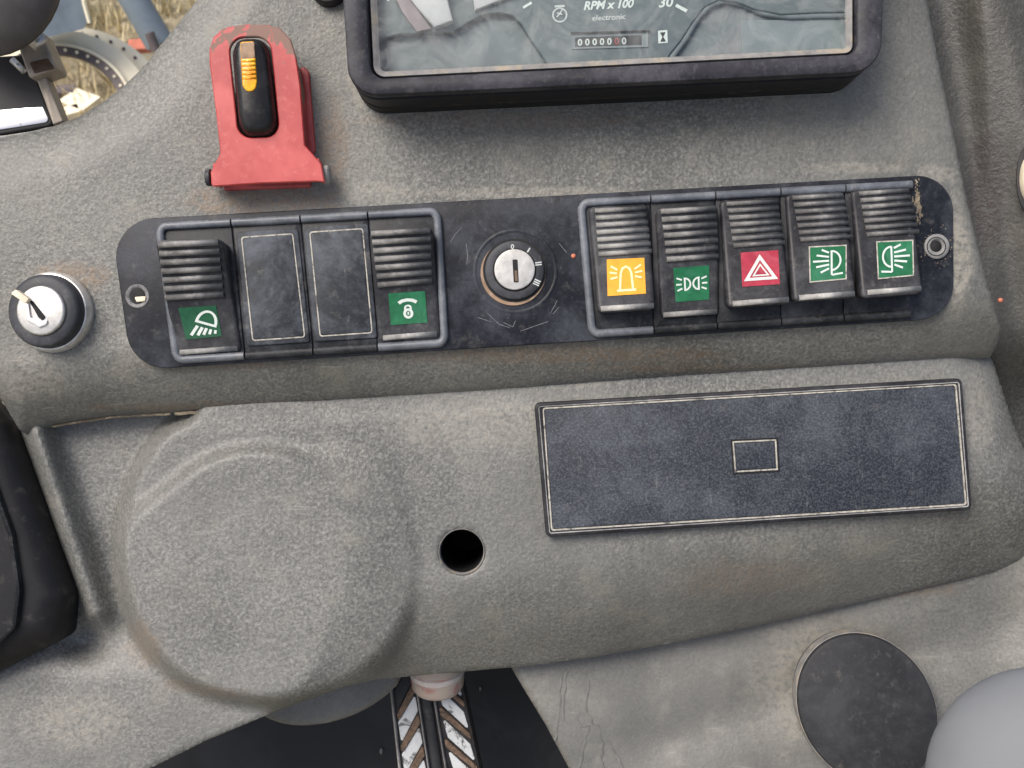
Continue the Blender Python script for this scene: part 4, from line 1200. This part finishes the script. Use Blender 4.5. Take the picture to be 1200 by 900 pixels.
fz = tag(lathe(at(672, 300, PLZ), [(3, 0), (2.6, 1.4), (1, 2)], seg=12).make('red_fleck', 'brickred', None, smooth=True), 'tiny red blob stuck on the black strip left of the beacon switch', 'fleck')
tag(lathe(at(1172, 352, -8), [(3, 0), (2.6, 2.4), (1, 4)], seg=12).make('red_fleck', 'brickred', None, smooth=True), 'tiny red blob on the right edge of the dashboard cover', 'fleck')

# ------------------------------------------------------------------ left key lock
lk = thing('key_lock', 'protruding round key lock with broken key stub at the left edge', 'lock', at(64, 366, 0))
ax = Vector((-0.06, 0.0, 1))
c = Vector(at(63, 366, 0))
lathe(c, [(47, -3), (47.5, 1), (47, 6), (45.5, 9), (44.5, 11.5), (43.5, 12), (42, 12)], seg=64, axis=ax).make('chrome_collar', 'chrome', lk, autos=40)
lathe(c + ax * 12, [(43, 0), (42.5, 10), (41, 14), (38, 16), (30, 16.8), (27, 16.8)], seg=64, axis=ax).make('black_bezel', 'lockblack', lk, autos=40)
bar = lathe(c + ax * 26, [(28.5, 0), (28.5, 5), (27.5, 6.5), (26, 7), (10, 7), (2, 7)], seg=56, axis=ax).make('barrel', 'silver', lk, autos=40)
zt_ = 33.2
prism(round_poly(px2([(29, 352), (37, 349), (57, 371), (56, 378), (46, 380), (31, 365)], zt_), 3, 3), 28, zt_ + .6, .4).make('key_recess', 'chrome', bar, autos=40)
prism(round_poly(px2([(34, 352), (39, 353), (54, 372), (50, 376), (45, 372)], zt_ + .8), 2, 3), 28, zt_ + 1.2, .3).make('key_slot', 'deep', bar, autos=40)
prism(round_poly(px2([(12, 344), (18, 339), (34, 350), (30, 356)], 42), 1.5, 3), 33, 42, 1).make('key_stub', 'cream', lk, autos=40)
prism(round_poly(px2([(27, 350), (33, 349), (36, 372), (48, 378), (56, 374), (55, 380), (46, 384), (31, 375)], 35.5), 1.5, 3), 32, 36, .8).make('key_bow', 'chrome', lk, autos=40)

# ------------------------------------------------------------------ red guard with amber-lensed rocker
rg = thing('switch_guard', 'red painted metal switch guard with chipped rounded top', 'switch guard', at(310, 130, 0))
RZ = 44
outer = [(246, 75), (246, 58), (251, 44), (262, 34), (285, 29.5), (312, 29.5), (329, 34), (341, 47), (347, 66), (352, 100), (357, 171), (366, 176), (374, 183), (377, 196), (380, 213), (372, 212),
         (310, 214), (250, 218), (247, 216), (246, 192), (250, 184), (258, 180), (253, 130)]
slot = round_poly([(268, 45), (317, 43), (328, 160), (279, 162)], [17, 19, 16, 17], 8)
def resample(P, n):
    P = [Vector(p) for p in P]; L = [0]
    for i in range(len(P)): L.append(L[-1] + (P[(i + 1) % len(P)] - P[i]).length)
    out = []
    for k in range(n):
        t = L[-1] * k / n; i = max(j for j in range(len(P)) if L[j] <= t)
        f = (t - L[i]) / max(L[i + 1] - L[i], 1e-9); out.append(tuple(P[i].lerp(P[(i + 1) % len(P)], f)))
    return out
def ang_align(P, c, n=120):
    """loop sampled by angle about c, star-shaped, so inner and outer loops match"""
    out = []
    for k in range(n):
        a = k * math.tau / n; d = Vector((math.cos(a), math.sin(a))); best = 1e9
        for i in range(len(P)):
            p = Vector(P[i]); q = Vector(P[(i + 1) % len(P)]); e = q - p; den = d.x * e.y - d.y * e.x
            if abs(den) < 1e-9: continue
            w = p - Vector(c); t = (w.x * e.y - w.y * e.x) / den; u = (w.x * d.y - w.y * d.x) / den
            if t > 0 and -1e-6 <= u <= 1 + 1e-6: best = min(best, t)
        out.append((c[0] + d.x * best, c[1] + d.y * best))
    return out
cg = (299, 110)
oo = ang_align(px2(outer, RZ), at(*cg, RZ)[:2], 480); ii = ang_align(px2(slot, RZ), at(*cg, RZ)[:2], 480)
oo1 = offset_poly(oo, 1.2); ii1 = offset_poly(ii, -1.2)
def l3(P, z): return [(x, y, z) for x, y in P]
tilt = lambda L: [(x, y, z + 0.03 * (y - 300)) for x, y, z in L]
ringsolid([tilt(l3(oo, RZ - 5)), tilt(l3(oo, RZ - 1)), tilt(l3(oo1, RZ)), tilt(l3(ii1, RZ)), tilt(l3(ii, RZ - 1)), tilt(l3(ii, RZ - 5))]).make('top_plate', 'red', rg, autos=35)
# side flanges folded down to the dashboard
def wall(name, pth, z0, z1, th, mat, parent, inset=0):
    g = G(); P = [Vector(p) for p in pth]; V = []; n = len(P)
    for i, p in enumerate(P):
        a = P[max(i - 1, 0)]; b = P[min(i + 1, n - 1)]; t = (b - a).normalized(); s = Vector((-t.y, t.x)) * th
        zt2 = z1 + 0.03 * (p.y - 300) - 4.5
        V += [(p.x, p.y, z0), (p.x, p.y, zt2), (p.x + s.x, p.y + s.y, zt2), (p.x + s.x, p.y + s.y, z0)]
    F = []
    for i in range(n - 1):
        for k in range(4): F.append((i * 4 + k, i * 4 + (k + 1) % 4, (i + 1) * 4 + (k + 1) % 4, (i + 1) * 4 + k))
    F += [(3, 2, 1, 0), tuple((n - 1) * 4 + k for k in range(4))]
    g.add(V, F); return g.make(name, mat, parent, autos=50)
wr = px2([(346, 72), (351, 100), (355, 168)], RZ)
wall('side_flange', wr, 2, RZ, -2.5, 'red', rg)
wl_ = px2([(248, 80), (253, 130), (257, 176)], RZ)
wall('side_flange', wl_, 2, RZ, 2.5, 'red', rg)
wall('end_flange', px2([(372, 184), (376, 196), (378, 210)], RZ), 10, RZ, -2.5, 'red', rg)
wall('end_flange', px2([(248, 190), (248, 200), (249, 214)], RZ), 10, RZ, 2.5, 'red', rg)
prism(round_poly(px2([(258, 185), (362, 182), (364, 219), (262, 223)], 6), 3), 0, 6, 2).make('base_plate', 'red', rg, autos=40)
prism(round_poly(px2([(352, 74), (362, 84), (370, 180), (356, 180)], 5), 5), 0, 5, 1.5).make('base_tongue', 'red', rg, autos=40)
# hinge pin with round ends
a = Vector(at(247, 208, 22)); b = Vector(at(384, 205, 22)); axp = (b - a).normalized()
lathe(a, [(4, 0), (4, (b - a).length)], axis=axp, seg=16).make('hinge_pin', 'darkmetal', rg, smooth=True)
lathe(b - axp * 3, [(11, 0), (11, 4), (9, 6), (4, 6.5)], axis=axp, seg=24).make('pin_head', 'worn', rg, autos=40)
lathe(a - axp * 5, [(9, 0), (10, 2), (10, 5), (8, 6)], axis=axp, seg=24).make('pin_head', 'lockblack', rg, autos=40)

gs = thing('guarded_switch', 'glossy black rocker switch with an amber lens inside the red guard', 'switch', at(300, 100, 0))
def blob(Pbase, Ptop, z0, z1, bev, name, mat, parent):
    n = 64
    A = ang_align(Pbase, (sum(p[0] for p in Pbase) / len(Pbase), sum(p[1] for p in Pbase) / len(Pbase)), n)
    B = ang_align(Ptop, (sum(p[0] for p in Ptop) / len(Ptop), sum(p[1] for p in Ptop) / len(Ptop)), n)
    L = [l3(A, z0), l3(A, z0 + (z1 - z0) * .55)]
    for k in range(5):
        t = k / 4 * math.pi / 2
        f = math.sin(t); h = 1 - math.cos(t)
        L.append([(a[0] + (b[0] - a[0]) * h, a[1] + (b[1] - a[1]) * h, z0 + (z1 - z0) * (.55 + .45 * f)) for a, b in zip(A, B)])
    g = ringsolid(L, closed=False); m = len(g.V); g.F.append(tuple(range(m - n, m)))
    return g.make(name, mat, parent, autos=50)
M['gloss'] = scuffed('gloss_black', (0.012, 0.012, 0.013, 1), (0.05, 0.05, 0.055, 1), 0.3, 0.22, 0.3)
zS = 56
blob(px2(round_poly([(269, 46), (316, 44), (327.5, 159.5), (280, 161.5)], [17, 19, 16, 17], 8), RZ),
     px2(round_poly([(279, 50), (305, 49), (315, 147), (287, 149)], [7, 8, 8, 8], 8), zS), 3, zS, 8, 'switch_body', 'gloss', gs)
lens = prism(round_poly(px2([(281, 49), (298, 48), (301, 96), (299, 106), (289, 108), (284, 100)], zS + 1), [3, 3, 3, 7, 7, 3], 5), zS - 10, zS + 1.6, 1.5).make('amber_lens', 'amber', gs, autos=50)
for k in range(5):
    y = 72 + k * 5
    capsule(at(283 + k * .25, y, zS + 1.6), at(299 + k * .2, y - .6, zS + 1.6), 1.2, seg=6).make('lens_ridge', 'amber', lens, smooth=True)
prism(round_poly(px2([(281.5, 50), (298, 49), (299, 68), (282.5, 69)], zS + 2), 2, 4), zS - 8, zS + 2.2, .8).make('dirty_lens_end', 'rust', lens, autos=50)

# black knob cut by the top edge
g = lathe(at(386, -12, 0), [(21, 0), (21, 12), (19, 16), (12, 18)], seg=40)
tag(g.make('small_knob', 'mattblack', None, autos=40), 'small black round knob cut by the top edge beside the gauge cluster', 'knob')

# ------------------------------------------------------------------ gauge cluster
cl = thing('gauge_cluster', 'black framed gauge cluster with dusty glass at the top of the dashboard', 'gauge cluster', at(715, 20, 0))
CZ = 86
front = [(389, -190), (1042, -190), (1034, 84), (409, 113)]
inner = [(424, -160), (1003, -160), (1003, 60), (436, 89)]
base_ = [(404, -160), (1030, -160), (1030, 100), (413, 137)]
FR = round_poly(px2(front, CZ), [30, 30, 38, 34], 10); IN = round_poly(px2(inner, CZ), [12, 12, 10, 14], 10)
F0 = FR
# stepped side: base flange slightly smaller, groove, front hood
B0 = offset_poly(FR, 0.5)
ringsolid([l3(B0, -6), l3(B0, 22), l3(offset_poly(FR, 2), 24), l3(offset_poly(FR, 5), 25), l3(offset_poly(FR, 5), 31), l3(offset_poly(FR, 0.5), 32), l3(offset_poly(FR, 0.5), CZ - 24), l3(offset_poly(FR, 3.5), CZ - 23), l3(offset_poly(FR, 3.5), CZ - 14), l3(offset_poly(FR, 3), CZ - 13.4), l3(offset_poly(FR, 12), CZ - 13)], closed=False).make('side_wall', 'bezel_side', cl, autos=35)
ringsolid([l3(offset_poly(FR, 2), CZ - 14), l3(FR, CZ - 12), l3(FR, CZ - 5), l3(offset_poly(FR, 1.5), CZ - 1.5), l3(offset_poly(FR, 5), CZ), l3(offset_poly(IN, -5), CZ - 1), l3(offset_poly(IN, -3), CZ - 2.5), l3(offset_poly(IN, -1), CZ - 12), l3(offset_poly(IN, -1), CZ - 14)]).make('bezel', 'bezel', cl, autos=35)
M['ledge'] = simple('ledge_grey', (0.20, 0.195, 0.19, 1), 0.7, var=0.25, scale=300, dirt=(0.36, 0.30, 0.21, 1), dirt_amt=0.7)
ringsolid([l3(offset_poly(IN, 0.5), CZ - 14), l3(offset_poly(IN, 1.2), CZ - 9), l3(offset_poly(IN, 6), CZ - 11), l3(offset_poly(IN, 8), CZ - 13.5)], closed=False).make('dusty_ledge', 'ledge', cl, autos=50)
gl = mesh('cover_glass', l3(offset_poly(IN, 4), CZ - 12) , [tuple(range(len(IN)))], 'glass', cl)
DZ = 50
M['reflection_white'] = simple('reflection_white', (0.50, 0.50, 0.50, 1), 0.5, var=0.12, scale=60)  # colours for the bright reflections in the cluster glass
M['reflection_pink'] = simple('reflection_pink', (0.27, 0.22, 0.23, 1), 0.5, var=0.2, scale=60)
dial_ = mesh('dial_base', l3(offset_poly(IN, -6), DZ), [tuple(range(len(IN)))], 'dial_lo', cl)
tunnel = ringsolid([l3(offset_poly(IN, 0.5), CZ - 14), l3(offset_poly(IN, -2), DZ)], closed=False).make('inner_wall', 'bezel_side', cl)
msk = [(424, -170), (1010, -170), (1012, 14), (960, 15), (915, 17), (885, 11), (862, 2), (842, 0), (826, 8), (812, 26), (798, 48), (785, 64), (774, 90), (643, 90), (641, 74), (630, 58), (619, 42), (610, 27), (600, 18), (585, 15), (566, 17), (548, 27), (530, 38), (505, 39),
       (470, 40), (452, 44), (445, 50), (443, 60), (424, 60)]
prism(px2(msk, DZ + 9), DZ, DZ + 9, 2).make('dial_face', 'dial', cl, autos=50)
prism(px2([(868, 24), (1012, 21), (1012, 75), (870, 75)], DZ + 3), DZ, DZ + 3, 1).make('pale_window', 'dial_hi', cl)
band = [(774, 86), (790, 62), (804, 42), (818, 18), (834, 4), (852, -1), (872, 5), (895, 15), (925, 19), (970, 18), (1004, 17)]
Pb = [at(x, y, DZ + 3) for x, y in band]
sweep(Pb, 9, 4).make('moulded_band', 'dial_hi', cl, autos=60)
tz = DZ + 9.5
text('lettering', 'RPM x 100', [(684, 1.5), (743, -1.5), (743, 9), (684, 12)], tz, 'white', cl, shear=0.25, bold=0.035)
text('lettering', 'electronic', [(694, 18), (733, 16), (733, 22.5), (694, 24.5)], tz, 'print_grey', cl, bold=0.02)
text('lettering', '30', [(772, -3), (789, -4), (789, 8), (772, 9)], tz, 'white', cl, shear=0.15, bold=0.025)
text('lettering', '25', [(742, -64), (759, -65), (759, -53), (742, -52)], tz, 'print_grey', cl, shear=0.15, bold=0.02) if False else None
prism(px2([(456, -40), (478, -4), (506, 33), (488, 37), (470, 12), (446, -40)], DZ + 16), DZ + 9, DZ + 15, 1).make('reflection_side', 'reflection_pink', cl, autos=40)  # reflections in the glass, built as pale raised pieces on the dial
prism(px2([(470, -40), (515, -40), (531, 24), (509, 32), (488, 8), (466, -20)], DZ + 20), DZ + 9, DZ + 20, 2).make('glass_reflection', 'reflection_white', cl, autos=40)
prism(px2([(552, -30), (610, -30), (606, -8), (556, 12)], DZ + 16), DZ + 9, DZ + 15, 2).make('glass_reflection', 'reflection_white', cl, autos=40)
g = G(); f_ = lambda x, y: at(x, y, tz)
ribbon([(613, 9), (623, 3)], 3, f_, g); ribbon([(792, 6), (805, 13)], 4, f_, g); ribbon([(452, -2), (456, 1)], 2, f_, g)
g.make('scale_mark', 'white', cl)
g = G(); ribbon(arc(656, 17.5, 8, 8, 0, 360, 28)[:-1], 1.8, f_, g, closed=True)
ribbon([(650, 7.5), (662, 7)], 2.6, lambda x, y: at(x, y, tz + .3), g); ribbon([(652.5, 20), (656, 16), (659, 11)], 1.6, lambda x, y: at(x, y, tz + .3), g); ribbon([(653, 15), (659, 17)], 1.6, lambda x, y: at(x, y, tz + .5), g)
g.make('engine_symbol', 'print_grey', cl)
# hourglass symbol
g = G(); g.add([at(x, y, tz) for x, y in [(771, 36), (782, 35), (782.5, 50), (771.5, 51)]], [(0, 3, 2, 1)]); g.make('hourglass_plate', 'white', cl)
g = G(); g.add([at(x, y, tz + .4) for x, y in [(773.5, 38), (780, 37.6), (777.2, 43), (780.4, 48.4), (774, 48.8), (776.2, 43)]], [(0, 1, 2), (3, 4, 5), (0, 2, 5), (5, 2, 3)]); g.make('hourglass', 'counter', cl)
# hour counter
ho_ = [(669, 40), (760, 37), (760.5, 56), (669.5, 58.5)]; hi2 = [(674, 44), (752, 41.5), (752, 53), (674, 55.5)]
ringsolid([l3(px2(ho_, tz), tz - 1), l3(offset_poly(px2(ho_, tz), .8), tz + .8), l3(px2(hi2, tz), tz + .6), l3(px2(hi2, tz), tz - 1)], closed=False).make('counter_frame', 'dial_hi', cl)
prism(px2([(669, 37.5), (762, 35), (762, 37), (669, 39.8)], tz + 3), tz - 1, tz + 3, .4).make('counter_hood', 'bezel_side', cl)
g = G(); g.add([at(x, y, tz - .2 + .3) for x, y in hi2], [(3, 2, 1, 0)]); g.make('counter_drum', 'counter', cl)
for k in range(7):
    x = 676 + k * 8.6; y = 45.6 - k * .28
    if k == 6: pass
    text('counter_digit', '0', [(x + 1, y), (x + 6.4, y - .2), (x + 6.4, y + 8), (x + 1, y + 8.2)], tz + .5, 'white' if k < 5 else ('counter_red' if k == 5 else 'print_grey'), cl, bold=0.03)
ribbon([(711, 73.5), (720, 73)], 3, lambda x, y: at(x, y, tz + .2)).make('index_mark', 'white', cl)

# ------------------------------------------------------------------ fuse cover on the knee panel
fc_ = thing('fuse_cover', 'rectangular blue-black fuse cover with dusty edges and small square latch', 'cover', at(883, 536, zk))
zf0 = zk + 2; zf1 = zk + 12
q_out = [(626, 472), (1128, 443), (1140, 598), (640, 630)]
q_in = [(638, 480), (1119, 452), (1131, 590), (648, 620)]
q_line = [(635, 477), (1122, 449.5), (1134, 593), (645, 623)]
FO = round_poly(px2(q_out, zf1), 7, 5); FI = round_poly(px2(q_in, zf1), 2, 5); FL = round_poly(px2(q_line, zf1), 2, 5)
ringsolid([l3(FO, zk - 12), l3(FO, zf1 - 3), l3(offset_poly(FO, 1), zf1 - 1), l3(offset_poly(FO, 3), zf1), l3(FL, zf1 - .2), l3(offset_poly(FI, -.5), zf1 - 2.5)], closed=False).make('cover_frame', 'frame_black', fc_, autos=35)
ringsolid([l3(offset_poly(FI, -3.1), zf1 - 2.2), l3(offset_poly(FI, -2.5), zf1 - .9), l3(offset_poly(FI, -.6), zf1 - .8), l3(offset_poly(FI, -.3), zf1 - 2.2)]).make('dust_line', 'dustline', fc_)
ringsolid([l3(offset_poly(FO, 4.2), zf1 - .6), l3(offset_poly(FO, 4.5), zf1 + .35), l3(offset_poly(FO, 5.4), zf1 + .3), l3(offset_poly(FO, 5.7), zf1 - .6)]).make('frame_bead', 'worn', fc_)
prism(FI, zk, zf1 - .6, .8).make('cover_face', 'cover', fc_, autos=35)
q_l = [(858, 517), (910, 514.5), (912, 551), (861, 554)]
LO = px2(q_l, zf1)
prism(offset_poly(LO, 3.2), zk, zf1 + .6, .8).make('latch_button', 'cover', fc_, autos=35)
ringsolid([l3(offset_poly(LO, .1), zf1 - .6 - .4), l3(offset_poly(LO, .4), zf1 + .2), l3(offset_poly(LO, 1.9), zf1 + .2), l3(offset_poly(LO, 2.2), zf1 - 1)]).make('latch_dust', 'dustline', fc_)
ringsolid([l3(offset_poly(LO, -2), zf1 - 1), l3(offset_poly(LO, -1.8), zf1 + .3), l3(offset_poly(LO, -.4), zf1 + .3), l3(offset_poly(LO, -.2), zf1 - 1)]).make('latch_groove', 'deep', fc_)
